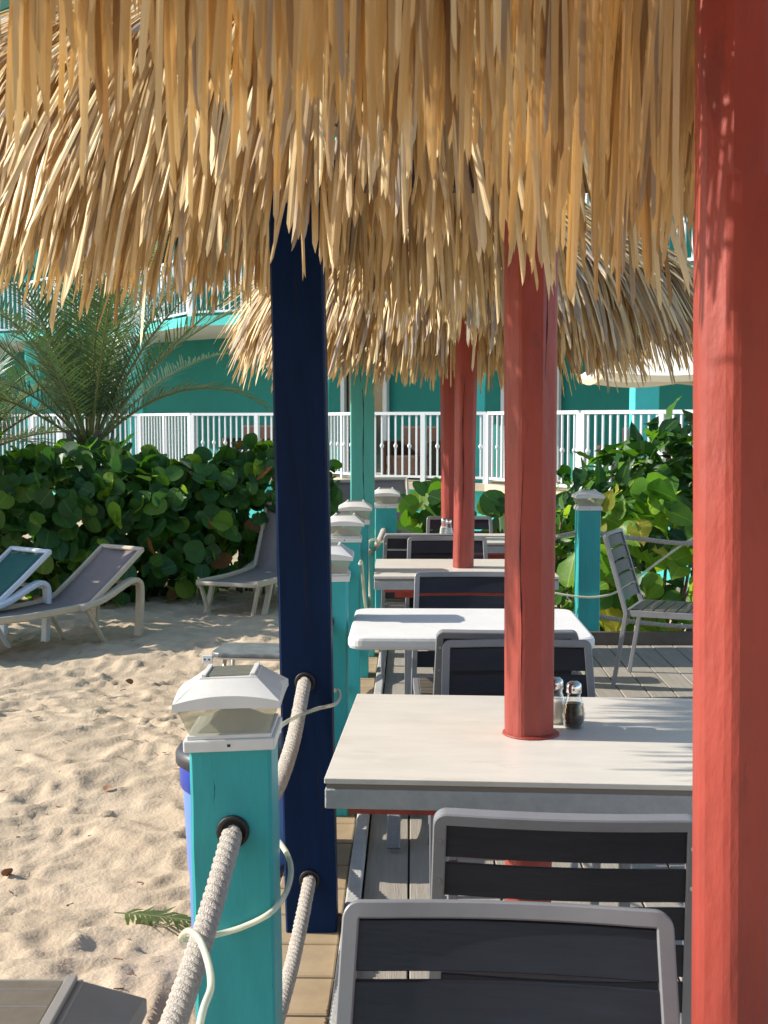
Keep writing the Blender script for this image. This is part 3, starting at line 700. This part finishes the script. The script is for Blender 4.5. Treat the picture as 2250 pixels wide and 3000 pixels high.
# white table without pole
e = empty('dining_table', (.31, 4.53, 0), -.02); tag(e, 'bright white table with rounded corners between two cream ones', 'table')
V = []; F = []; w, d, rc = .43, .335, .05; pr = []
for (cx, cy, a0) in ((w - rc, d - rc, 0), (-w + rc, d - rc, 90), (-w + rc, -d + rc, 180), (w - rc, -d + rc, 270)):
    for k in range(7): a = R(a0 + k * 15); pr.append((cx + rc * math.cos(a), cy + rc * math.sin(a)))
G().ring([[(p[0] * s, p[1] * s, z) for p in pr] for s, z in ((.965, .704), (.99, .708), (1, .718), (1, .737), (.992, .746), (.972, .750))]).obj('table_top', M_wtop, e, smooth=False, bev=0)
G().box(-.03, .03, -.03, .03, .05, .70).obj('pedestal', M_alu, e, bev=.006)
for sx in (-1, 1):
    for sy in (-1, 1):
        pts = [(sx * .03, sy * .03, .60), (sx * .10, sy * .10, .66), (sx * .2, sy * .19, .695), (sx * .30, sy * .26, .702)]
        G().sweep(catmull(pts, 5), rrect(.008, .02), (-sx * .7, sy * .7, .02)).obj('brace', M_alu, e, bev=.002)
for sx in (-1, 1):
    pts = [(sx * .04, 0, .10), (sx * .14, 0, .105), (sx * .26, 0, .085)]
    G().sweep(catmull(pts, 5), rrect(.02, .012), (0, 0, 1)).obj('foot_beam', M_alu, e, bev=.003)
    pts = [(sx * .27, -.36, .012), (sx * .27, -.33, .05), (sx * .27, -.2, .075), (sx * .27, 0, .085), (sx * .27, .2, .075), (sx * .27, .33, .05), (sx * .27, .36, .012)]
    G().sweep(catmull(pts, 5), rrect(.024, .012), (0, 0, 1)).obj('foot', M_alu, e, bev=.004)

# ------------------------------------------------------------------ chairs
def chair_proto():
    parts = []
    w = .222; rc = .0112; yb = lambda z: -.205 - max(0, z - .42) * .30 - max(0, .42 - z) * .16
    bow = lambda x: -.012 * max(0, 1 - (x / (w - .04)) ** 2)
    pts = []; xw = lambda z: w - .017 * max(0, (z - .42) / .43)
    for z in (0, .12, .25, .36, .42, .50, .60, .70, .78, .85 - rc): pts.append((-xw(z), yb(z), z))
    for k in range(1, 8): a = math.pi * k / 14; pts.append((-xw(.85) + rc * (1 - math.cos(a)), yb(.85 - rc + rc * math.sin(a)), .85 - rc + rc * math.sin(a)))
    for k in range(1, 14):
        x = (-xw(.85) + rc) + 2 * (xw(.85) - rc) * k / 14; pts.append((x, yb(.85) + bow(x), .85))
    full = pts[:]; m = [(-p[0], p[1], p[2]) for p in reversed(pts[:17])]
    full = pts + m
    g = G(); g.sweep(full, rrect(.0112, .0115, .2), (0, -1, -.28)); parts.append(('back_frame', g, M_alu, True))
    # back slats, bowed
    zs = [.807, .733, .659, .585, .511]
    for z in zs:
        V = []; F = []; n = 12; h = .0318; xx = xw(z) - .009
        for i in range(n + 1):
            x = -xx + 2 * xx * i / n; y = yb(z) + bow(x) * .95
            for (dy, dz) in ((-.004, -h), (.004, -h), (.004, h), (-.004, h)): V.append((x, y + dy - dz * .30, z + dz))
        for i in range(n):
            a = 4 * i
            for k in range(4): F.append((a + k, a + (k + 1) % 4, a + 4 + (k + 1) % 4, a + 4 + k))
        F += [(3, 2, 1, 0), tuple(4 * n + k for k in range(4))]
        parts.append(('back_slat', G().add(V, F), M_slat, False))
    g = G()
    for q in (-1, 1): g.box(q * .215 - .011, q * .215 + .011, -.215, .215, .405, .440)
    g.box(-.204, .204, .193, .215, .405, .440); g.box(-.204, .204, -.21, -.19, .405, .440)
    parts.append(('seat_frame', g, M_alu, False))
    for k in range(6):
        y0 = -.178 + k * .0625
        parts.append(('seat_slat', G().box(-.203, .203, y0, y0 + .055, .424, .446), M_slat2, False))
    for q in (-1, 1):
        g = G(); g.sweep([(q * .215, .205, .404), (q * .215, .212, .2), (q * .217, .225, 0)], rrect(.0135, .0135, .22), (0, 1, 0)); parts.append(('front_leg', g, M_alu, True))
    for q in (-1, 1):
        for z in (.807, .733):
            g = G().lathe([(.0001, 0), (.0042, 0), (.0042, .0012), (.0012, .0012)], 10)
            V = [(q * (xw(z) - .002) + v[0], yb(z) - .0125 - v[2], z + v[1]) for v in g.v]
            gg = G(); gg.v = V; gg.f = g.f; parts.append(('screw', gg, M_screw, False))
    out = []
    for nme, g, m, sm in parts:
        me = mdata(nme, g.v, g.f, m, smooth=True); me.set_sharp_from_angle(angle=R(32)); out.append((nme, me))
    return out
CH = chair_proto()
def chair(x, y, rz, label):
    e = empty('slatted_chair', (x, y, 0), rz); tag(e, label, 'chair', 'grey framed slatted chairs')
    for n, me in CH:
        o = bpy.data.objects.new(n, me); link(o, e)
        if n != 'screw':
            b = o.modifiers.new('bevel', 'BEVEL'); b.width = .0025; b.segments = 2; b.limit_method = 'ANGLE'; b.angle_limit = R(35); b.harden_normals = True
# facing away from us: rz=0 (back towards camera); facing the camera: rz=pi
chair(.133, 1.245, math.pi - .085, 'nearest slatted chair, in shade at the bottom edge of the photo')
chair(.325, 2.292, -.085, 'slatted chair whose curved back stands before the nearest cream table')
chair(.386, 3.20, math.pi, 'slatted chair facing us behind the nearest cream table, its seat under it')
chair(.382, 4.035, -.02, 'slatted chair tucked against the front of the white table')
chair(.345, 4.80, math.pi, 'navy-looking slatted chair facing us behind the white table')
chair(.345, 6.36, math.pi, 'slatted chair facing us behind the cream table with the post shadow')
chair(.215, 7.20, 0, 'slatted chair in front of the farthest cream table, poking out to its left')
chair(.50, 7.80, math.pi, 'farthest slatted chair, just its top showing behind the last table')
chair(1.628, 6.93, R(-113), 'lone slatted chair standing side-on by the far fence')

# ------------------------------------------------------------------ shakers
def shaker(x, y, z, fill, label, s=1.0):
    e = empty('shaker', (x, y, z)); tag(e, label, 'shaker', 'glass shakers on the tables'); e.scale = (s, s, s)
    pr = [(.020, 0), (.024, .003), (.0265, .015)]
    for k in range(9): pr.append((.0285 - .0009 * abs(k - 2) * 1.2 + (.0011 if k % 2 else -.0006), .02 + k * .0055))
    pr += [(.0165, .080), (.0155, .088)]
    G().lathe(pr, 24).obj('glass_body', M_glass, e, smooth=True)
    G().lathe([(.018, .003), (.0235, .015), (.0255, .03), (.0235, .055), (.021, .060), (.0005, .061)], 20).obj('contents', fill, e, smooth=True)
    G().lathe([(.0185, .086), (.019, .089), (.019, .103), (.0165, .110), (.010, .114), (.0005, .115)], 22).obj('cap', M_chrome, e, smooth=True)
shaker(.463, 2.955, .7505, M_pepper, 'pepper shaker with a chrome cap right of the red pole')
shaker(.425, 3.00, .7505, M_salt, 'salt shaker peeping out behind the nearest red pole')
shaker(.385, 7.83, .7505, M_salt, 'small salt shaker left of the far red pole', 1.1)
shaker(.412, 7.80, .7505, M_salt, 'shaker half hidden by the far red pole', 1.05)

# ------------------------------------------------------------------ recycling bin
e = empty('recycling_bin', (-.50, 4.15, SANDZ)); tag(e, 'blue plastic bin with a dark rim hidden behind the large turquoise post', 'bin')
G().lathe([(.155, .0), (.165, .02), (.172, .30), (.176, .31), (.19, .60), (.192, .64)], 28).obj('body', M_bin, e, smooth=True)
G().lathe([(.193, .60), (.200, .61), (.201, .68), (.196, .70)], 28).obj('liner', M_navybin, e, smooth=True)
G().lathe([(.204, .685), (.214, .690), (.214, .722), (.20, .74), (.15, .755), (.001, .758)], 28).obj('lid', mat('dark_lid', (.035, .035, .045), .4), e, smooth=True)

# ------------------------------------------------------------------ sun loungers
def lounger(x, y, rz, sling, frame, label, back=R(48), w=.60, z=None):
    """origin at the hinge between seat and back; foot end along -Y"""
    z = SANDZ if z is None else z
    e = empty('sun_lounger', (x, y, z), rz); tag(e, label, 'sun lounger', 'sun loungers on the sand')
    h = .33; L1 = 1.22; L2 = .72; hw = w / 2
    cb, sb = math.cos(back), math.sin(back)
    # sling: seat then back, slight sag
    V = []; n = 20
    for i in range(n + 1):
        t = i / n; s = t * (L1 + L2)
        if s < L1: p = (-(L1 - s), h - .025 * math.sin(math.pi * s / L1))
        else: q = s - L1; p = (q * cb, h + q * sb - .012 * math.sin(math.pi * q / L2))
        for k in range(5):
            u = -1 + k * .5; V.append((u * (hw - .025), p[0], p[1] - .018 * (1 - u * u)))
    F = [(5 * i + k, 5 * i + k + 1, 5 * i + k + 6, 5 * i + k + 5) for i in range(n) for k in range(4)]
    o = mobj('sling', V, F, sling, e, smooth=True); sm = o.modifiers.new('thick', 'SOLIDIFY'); sm.thickness = .006
    for q in (-1, 1):
        X = q * hw
        G().sweep([(X, -L1 - .03, h - .005), (X, -L1 * .5, h - .02), (X, 0, h - .005)], rrect(.02, .028, .5), (0, 0, 1)).obj('side_rail', frame, e)
        G().sweep([(X, 0, h), (X, cb * L2 * .5, h + sb * L2 * .5 - .006), (X, cb * L2, h + sb * L2)], rrect(.016, .022, .5), (0, -sb, cb)).obj('back_rail', frame, e)
        # bent arm and rear leg
        G().sweep(catmull([(X + q * .03, -.12, h - .01), (X + q * .03, .12, h + .04), (X + q * .03, .40, h + .155), (X + q * .03, .50, h + .15), (X + q * .03, .53, h + .05), (X + q * .03, .50, -.02)], 4), rrect(.022, .042, .5), (1, 0, 0)).obj('arm', frame, e)
        G().sweep([(X + q * .02, -.05, h - .02), (X + q * .02, .16, -.03)], rrect(.014, .022, .5), (1, 0, 0)).obj('leg', frame, e)
        G().sweep([(X, -L1 + .30, h - .02), (X, -L1 + .12, -.03)], rrect(.018, .028, .5), (1, 0, 0)).obj('leg', frame, e)
        G().sweep([(X, -L1 + .02, h - .02), (X * .72, -L1 + .06, -.03)], rrect(.015, .024, .5), (0, 1, 0)).obj('leg', frame, e)
    G().sweep([(-hw, cb * L2, h + sb * L2), (hw, cb * L2, h + sb * L2)], rrect(.020, .016, .5), (0, -sb, cb)).obj('head_bar', frame, e)
    G().sweep([(-hw, -L1 - .02, h - .012), (hw, -L1 - .02, h - .012)], rrect(.020, .020, .5), (0, 0, 1)).obj('foot_bar', frame, e)
    G().sweep([(-hw - .03, .49, h + .13), (hw + .03, .49, h + .13)], rrect(.02, .014, .5), (0, 0, 1)).obj('cross_bar', frame, e)
lounger(-2.62, 10.15, R(-36), M_sling, M_lframe, 'taupe sling lounger on a beige frame at the left, back raised', back=R(35), w=.50)
lounger(-3.36, 9.95, R(-36), M_slingg, M_lwhite, 'dark green sling lounger on a white frame cut by the left edge', back=R(35), w=.50)
lounger(-1.06, 12.55, R(-19), M_sling, M_lframe, 'taupe lounger seen from its foot, half behind the navy post', back=R(62))
lounger(-.42, 14.0, R(12), M_sling, M_lframe, 'taupe lounger back showing left of the tall mint post', back=R(66), z=-.2)
lounger(.02, 14.6, R(8), M_sling, M_lframe, 'taupe lounger back showing between mint post and corner post cap', back=R(66), z=-.2)
# low grey side table with a steel bracket
e = empty('side_table', (-.86, 8.45, SANDZ), -.12); tag(e, 'low weathered grey table with rounded corners left of the navy post', 'side table')
pr = []
for (cx, cy, a0) in ((.22, .12, 0), (-.22, .12, 90), (-.22, -.12, 180), (.22, -.12, 270)):
    for k in range(6): a = R(a0 + k * 18); pr.append((cx + .09 * math.cos(a), cy + .09 * math.sin(a)))
G().ring([[(p[0] * s, p[1] * s, z) for p in pr] for s, z in ((.97, .235), (1, .245), (1, .258), (.985, .265))]).obj('table_top', M_tray, e)
G().ring([[(p[0] * s, p[1] * s, z) for p in pr] for s, z in ((1.0, .222), (1.03, .226), (1.03, .234), (1.0, .236))]).obj('rim', M_steel, e)
for sx in (-1, 1):
    for sy in (-1, 1): G().tube([(sx * .22, sy * .12, .23), (sx * .24, sy * .14, -.03)], .014, 8).obj('leg', M_steel, e, smooth=True)
br = G().box(-.36, -.29, -.20, -.18, .19, .245).obj('bracket', M_rail, e, bev=.003)
for k in (0, 1): G().box(-.348 + k * .03, -.336 + k * .03, -.2015, -.1995, .212, .224).obj('bolt', M_black, br)

# ------------------------------------------------------------------ white parasol far right
e = empty('parasol', (3.05, 11.6, SANDZ)); tag(e, 'white canvas parasol under the right end of the thatch', 'parasol')
G().tube([(0, 0, 0), (0, 0, 3.1)], .025, 10).obj('pole', M_lframe, e, smooth=True)
n = 6; rad = 1.3
for k in range(n):
    a, b = 2 * math.pi * (k + .5) / n, 2 * math.pi * (k + 1.5) / n; V = []; m = 6
    for i in range(m + 1):
        t = i / m
        for j in range(m + 1):
            u = j / m; x = (math.cos(a) * (1 - u) + math.cos(b) * u) * rad * t; y_ = (math.sin(a) * (1 - u) + math.sin(b) * u) * rad * t
            V.append((x, y_, 3.0 - .72 * t - .05 * math.sin(math.pi * u) * t))
    F = [(i * (m + 1) + j, i * (m + 1) + j + 1, (i + 1) * (m + 1) + j + 1, (i + 1) * (m + 1) + j) for i in range(m) for j in range(m)]
    c = mobj('canopy_panel', V, F, M_canvas, e, smooth=True)
    V2 = []
    for j in range(m + 1):
        p = V[m * (m + 1) + j]; V2 += [p, (p[0] * .985, p[1] * .985, p[2] - .055)]
    mobj('valance', V2, [(2 * j, 2 * j + 2, 2 * j + 3, 2 * j + 1) for j in range(m)], mat('cream_valance', (.68, .60, .46), .8, transl=.2), c, smooth=True)
    G().tube([(0, 0, 2.96), (math.cos(a) * rad, math.sin(a) * rad, 2.26)], .01, 6).obj('rib', M_lframe, e)

# ------------------------------------------------------------------ leaves and shrubs
def round_leaf(seed):
    rng = random.Random(seed); V = [(0, 0, 0)]; n = 14; c = rng.uniform(.04, .16); fold = rng.uniform(.04, .2)
    for k in range(n):
        a = 2 * math.pi * k / n; r = .5 * (1 + .05 * math.sin(a * 3 + seed)) * (.80 if k == 0 else 1)
        x, y_ = math.sin(a) * r, .46 - math.cos(a) * r * .95
        V.append((x, y_, fold * abs(x) - c * y_ * y_ + rng.uniform(-.015, .015)))
    V[0] = (0, .46, -c * .2 - .02)
    return V, [(0, k, k % n + 1) for k in range(1, n + 1)]
def long_leaf(seed, wid=.42):
    rng = random.Random(seed); V = []; n = 7; c = rng.uniform(.1, .4); fold = rng.uniform(.12, .45)
    for i in range(n + 1):
        t = i / n; w = wid * math.sin(math.pi * min(1, .06 + .94 * t) ** .8) * .5 * (1 if t < .6 else 1 - (t - .6) * .5) + .004
        z = -c * t * t; wv = .03 * math.sin(i * 2.3 + seed)
        V += [(-w, t, z + fold * w + wv), (0, t, z), (w, t, z + fold * w - wv)]
    return V, [f for i in range(n) for f in ((3 * i, 3 * i + 1, 3 * i + 4, 3 * i + 3), (3 * i + 1, 3 * i + 2, 3 * i + 5, 3 * i + 4))]
def leaf_set(shape, mats, tagname):
    shp = [shape(k) for k in range(5)]
    return shp, [[mdata(tagname, s[0], s[1], m, smooth=True) for s in shp] for m in mats]
GL = leaf_set(round_leaf, M_leaf, 'leaf'); BL = leaf_set(long_leaf, M_bleaf, 'leaf')
HL = leaf_set(lambda s: long_leaf(s + 40, .78), M_bleaf, 'leaf')
def leaf_matrix(p, nrm, up, size):
    n = Vector(nrm).normalized(); u = Vector(up); u = (u - n * u.dot(n))
    if u.length < 1e-3: u = n.orthogonal()
    u.normalize(); x = u.cross(n)
    return Matrix(((x.x, u.x, n.x, p[0]), (x.y, u.y, n.y, p[1]), (x.z, u.z, n.z, p[2]), (0, 0, 0, 1))) @ Matrix.Scale(size, 4)
def shrub(name, loc, label, cat, vol, count, size, LS, mats, probs, seed, stems=10, singles=280, group=None, nbias=(0, -.35, .35), spread=.75, twigm=None):
    """vol(rng) gives a leaf point and an outward direction in local coordinates"""
    rng = random.Random(seed); e = empty(name, loc); tag(e, label, cat, group)
    items = []
    for i in range(count):
        p, outw = vol(rng)
        nrm = Vector(nbias) + Vector(outw) * .5 + Vector((rng.gauss(0, spread), rng.gauss(0, spread), rng.gauss(0, spread * .8)))
        if nrm.length < .05: nrm = Vector((0, 0, 1))
        up = Vector(outw) * .5 + Vector((rng.gauss(0, .6), rng.gauss(0, .4), rng.gauss(-.1, .6)))
        mi = rng.choices(range(4), probs)[0]; sz_ = size * rng.uniform(.5, 1.28)
        items.append((p, leaf_matrix(p, nrm, up, sz_), mi, rng.randrange(5)))
    order = sorted(range(count), key=lambda i: items[i][0][1] - .4 * rng.random())
    single = set(order[:singles]); V = []; F = []; MI = []; n = 0
    for i, (p, M, mi, sh) in enumerate(items):
        if i in single:
            o = bpy.data.objects.new('leaf', LS[1][mi][sh]); link(o, e); o.matrix_local = M
        else:
            sv, sf = LS[0][sh]; V += [tuple(M @ Vector(v)) for v in sv]; F += [tuple(q + n for q in f) for f in sf]; MI += [mi] * len(sf); n += len(sv)
    if V:
        o = mobj('foliage', V, F, mats, e, midx=MI, smooth=True); o['kind'] = 'stuff'
    rng.shuffle(items)
    base = [(rng.uniform(-.5, .5), rng.uniform(-.2, .2)) for _ in range(4)]
    for k in range(stems):
        p = Vector(items[k][0]); b = rng.choice(base); bx = p.x * .45 + b[0] * .3; by = p.y * .3 + b[1] * .3
        mid = Vector((bx * .6 + p.x * .4 + rng.uniform(-.06, .06), by * .6 + p.y * .4, p.z * .5 + rng.uniform(-.05, .12)))
        P = catmull([(bx, by, -.05), mid, p], 5); nn = len(P)
        G().tube(P, [.018 * (1 - .75 * i / nn) for i in range(nn)], 6).obj('stem', twigm or M_bark, e, smooth=True)
    return e
def ell(cx, cy, cz, rx, ry, rz_, inner=.55):
    def f(rng):
        while True:
            v = Vector((rng.gauss(0, 1), rng.gauss(0, 1), rng.gauss(0, 1)))
            if v.length > .1: v.normalize(); break
        r = inner + (1 - inner) * rng.random() ** .6
        p = Vector((cx + v.x * rx * r, cy + v.y * ry * r, cz + v.z * rz_ * r)); p.z = max(p.z, .06)
        return p, v
    return f
def union(*fs):
    w = [a for a, _ in fs]; g = [b for _, b in fs]
    return lambda rng: rng.choices(g, w)[0](rng)
# sea grape hedge on the left: two neighbouring shrubs
shrub('sea_grape_shrub', (-2.75, 12.6, SANDZ), 'big round-leaved sea grape shrub behind the left loungers', 'shrub',
      union((5, ell(-.4, 0, .80, 1.15, .75, .75)), (3, ell(.45, .1, .72, .75, .65, .74)), (2.0, ell(-.3, .2, 1.22, 1.0, .55, .38)), (2, ell(-1.1, -.2, .8, .6, .6, .75)), (.9, ell(.0, -.35, .35, 1.0, .5, .38))), 1500, .20, GL, M_leaf, (42, 40, 16, 2), 31, 16)
shrub('sea_grape_shrub', (-1.35, 13.3, SANDZ), 'smaller sea grape shrub between the big one and the navy post', 'shrub',
      union((3, ell(0, 0, .95, .78, .55, .62)), (2, ell(-.5, .1, .85, .5, .5, .7)), (1, ell(.3, .1, 1.15, .55, .4, .35))), 700, .19, GL, M_leaf, (50, 36, 12, 2), 32, 10)
# low sea grapes behind the farthest table
shrub('sea_grape_shrub', (.30, 9.55, SANDZ), 'young sea grape with upright leaves behind the farthest table, left of the red poles', 'shrub',
      union((3, ell(0, 0, .72, .28, .22, .38)), (2, ell(.05, 0, 1.12, .22, .14, .26, .3))), 85, .17, GL, M_leaf, (45, 35, 16, 4), 33, 9, nbias=(0, -.6, .2))
shrub('sea_grape_shrub', (.95, 9.5, SANDZ), 'young sea grape with a rusty top leaf right of the red poles', 'shrub',
      union((3, ell(0, 0, .62, .25, .22, .36)), (1, ell(.0, 0, 1.1, .12, .10, .22, .3))), 60, .18, GL, M_leaf, (45, 30, 12, 13), 34, 8, nbias=(0, -.6, .2))
# right-hand bushes
shrub('broadleaf_bush', (2.15, 10.4, SANDZ - .12), 'dark glossy-leaved bush before the railing at the right', 'bush',
      union((5, ell(0, 0, 1.25, .80, .5, .48)), (3, ell(.45, 0, 1.6, .55, .4, .42)), (2, ell(-.35, -.1, .9, .6, .4, .5)), (1.5, ell(.75, -.1, 1.75, .3, .3, .45))), 850, .24, BL, M_bleaf, (62, 30, 7, 1), 35, 14, nbias=(-.2, -.25, .5))
shrub('broadleaf_bush', (1.95, 9.15, SANDZ), 'bright sunlit large-leaved plant behind the rope and side-on chair', 'bush',
      union((4, ell(0, 0, .72, .55, .28, .55)), (2, ell(-.1, 0, 1.15, .35, .2, .22)), (2, ell(.35, .05, .55, .35, .25, .42)), (1, ell(-.45, -.1, .5, .25, .2, .35))), 210, .215, HL, M_bleaf, (14, 32, 44, 10), 36, 12, nbias=(-.35, -.45, .35), twigm=M_twig)
shrub('broadleaf_bush', (1.28, 9.35, SANDZ), 'thin sunlit plant just left of the far turquoise post', 'bush',
      union((2, ell(0, 0, .65, .16, .16, .40)), (1, ell(-.02, 0, 1.05, .18, .12, .16))), 46, .18, HL, M_bleaf, (20, 35, 35, 10), 37, 6, nbias=(-.3, -.5, .3), twigm=M_twig)

# ------------------------------------------------------------------ palms
def frond(length, rise, droop, seed, nl=54, ll=.46):
    """rachis in the XZ plane from the origin; returns rachis and leaflet geometry"""
    rng = random.Random(seed); P = []; n = 16
    for i in range(n + 1):
        t = i / n; ang = rise - droop * t ** 1.6
        P.append((P[-1] if P else Vector((0, 0, 0))) + (Vector((math.cos(ang), 0, math.sin(ang))) * (length / n) if i else Vector((0, 0, 0))))
    V = []; F = []; 
    for k in range(nl):
        t = .14 + .86 * k / (nl - 1); f = t * n; i = min(n - 1, int(f)); p = P[i].lerp(P[i + 1], f - i); d = (P[i + 1] - P[i]).normalized()
        up = Vector((0, 1, 0)).cross(d) * -1
        L = ll * (math.sin(math.pi * min(1, .18 + .80 * t)) * .85 + .18) * rng.uniform(.85, 1.1)
        for s in (-1, 1):
            fw = .55 + .55 * t + rng.uniform(-.12, .12)
            dr = (d * fw + Vector((0, s, 0)) + up * rng.uniform(.15, .45)).normalized()
            wv = d.cross(dr).cross(dr).normalized() * .0095
            q = len(V); mid = p + dr * L * .5 + Vector((0, 0, -.01)); end = p + dr * L + Vector((0, 0, -.06 * L - rng.uniform(0, .05)))
            V += [p - wv * .6, p + wv * .6, mid - wv, mid + wv, end]
            F += [(q, q + 1, q + 3, q + 2), (q + 2, q + 3, q + 4)]
    return P, V, F
def palm(loc, label, fronds, seed, trunk_h=.8, trunk_r=.13):
    e = empty('date_palm', loc); tag(e, label, 'palm tree', 'date palms'); rng = random.Random(seed)
    loops = []
    pr = []
    for i in range(25):
        z = -.05 + (trunk_h + .05) * i / 24; pr.append((trunk_r * (1 + .12 * math.sin(i * 2.1)) * (1 if i < 23 else .8), z))
    G().lathe(pr, 14).obj('trunk', M_palmbark, e, smooth=False)
    for k in range(14):
        a = rng.uniform(0, 6.28); r0 = trunk_r * .9
        G().sweep([(math.cos(a) * r0, math.sin(a) * r0, trunk_h * .45), (math.cos(a) * (r0 + .06), math.sin(a) * (r0 + .06), trunk_h * .8), (math.cos(a) * (r0 + .16), math.sin(a) * (r0 + .16), trunk_h + .12)], rrect(.03, .008, .4), (math.cos(a), math.sin(a), .3)).obj('leaf_base', M_bark, e)
    for k, (az, rise, L, droop) in enumerate(fronds):
        P, V, F = frond(L, rise, droop, seed * 50 + k)
        f = empty('frond', (math.cos(az) * trunk_r * .5, math.sin(az) * trunk_r * .5, trunk_h - .05), az); f.parent = e
        G().tube(P, [.016 * (1 - .8 * i / len(P)) + .002 for i in range(len(P))], 6).obj('rachis', M_rachis, f, smooth=True)
        mobj('leaflets', V, F, M_frond[1 if (k % 4 == 1) else 0], f)
rg = random.Random(4); fr = []
for k in range(17):
    az = k * 2.399 + rg.uniform(-.2, .2); rise = R(88 - 44 * (k / 17) + rg.uniform(-4, 4)); fr.append((az, rise, rg.uniform(2.2, 2.9), R(rg.uniform(18, 42)) * (.7 + .8 * k / 17)))
fr += [(R(-6), R(44), 2.15, R(78)), (R(176), R(52), 2.0, R(85)), (R(8), R(58), 2.4, R(40)), (R(-20), R(64), 2.6, R(38)), (R(197), R(38), 2.1, R(55)), (R(-70), R(72), 2.4, R(60)), (R(-110), R(70), 2.3, R(50))]
palm((-3.20, 13.4, SANDZ), 'young date palm with arching fronds behind the left sea grape', fr, 3, 1.62, .105)
fr2 = []
for k in range(16):
    az = k * 2.399 + 1; rise = R(80 - 66 * (k / 16) + rg.uniform(-6, 6)); fr2.append((az, rise, rg.uniform(1.5, 2.0), R(rg.uniform(40, 80))))
palm((-4.75, 14.2, SANDZ), 'second date palm with dark fronds cut by the left edge', fr2, 5, 1.5, .14)
# broad sea grape tree just outside the left edge: it shades the loungers
def crown(rng):
    return union((3, ell(0, 0, 2.0, 1.0, 1.2, .75, .3)), (2, ell(.3, 1.0, 1.7, .9, .9, .7, .3)), (1.6, ell(-.2, -1.0, 1.75, .7, .6, .6, .3)))(rng)
shrub('sea_grape_tree', (-5.2, 11.3, SANDZ), 'sea grape tree beyond the left edge shading the loungers', 'tree', crown, 900, .22, GL, M_leaf, (55, 32, 10, 3), 41, 12, singles=0)

# ------------------------------------------------------------------ litter on the sand
P, V, F = frond(.36, 0.03, .10, 77, nl=16, ll=.10)
e = empty('palm_sprig', (-1.02, 4.52, sz(-.9, 4.45) + .02), R(-14)); tag(e, 'small green palm sprig lying on the sand left of the bin', 'palm sprig')
G().tube(P, .003, 5).obj('rachis', M_rachis, e); mobj('leaflets', V, F, M_frond[1], e)
dl = mdata('dry_leaf', *round_leaf(3), M_dry)
for i, (x, y_, s, lab) in enumerate([(-1.37, 5.95, .045, 'curled brown dry leaf on the open sand left of the turquoise post'), (-1.78, 8.6, .06, 'reddish dry leaf on the sand left of the low grey table'),
                                     (-.98, 7.0, .06, 'rust-coloured dry leaf on the sand in front of the low grey table'), (-1.55, 4.9, .05, 'tiny brown leaf scrap on the sand by the left edge')]):
    o = bpy.data.objects.new('dry_leaf', dl); link(o); o.location = (x, y_, sz(x, y_) + .012); o.scale = (s, s, s); o.rotation_euler = (R(20 + 15 * i), R(-15), i * 1.3)
    tag(o, lab, 'dry leaf', 'dry leaves on the sand')
def litter():
    rng = random.Random(9); g = G()
    for k in range(170):
        x = rng.uniform(-3.6, -.45); y_ = rng.uniform(3.6, 10.5); a = rng.uniform(0, 6.28); L = rng.uniform(.012, .05); z = sz(x, y_) + .003
        g.tube([(x, y_, z), (x + math.cos(a) * L, y_ + math.sin(a) * L, z + rng.uniform(0, .012))], rng.uniform(.0012, .003), 4)
    o = g.obj('twig_litter', M_dry); tag(o, 'scattered bits of twig and dry leaf over the sand', 'litter', kind='stuff')
litter()
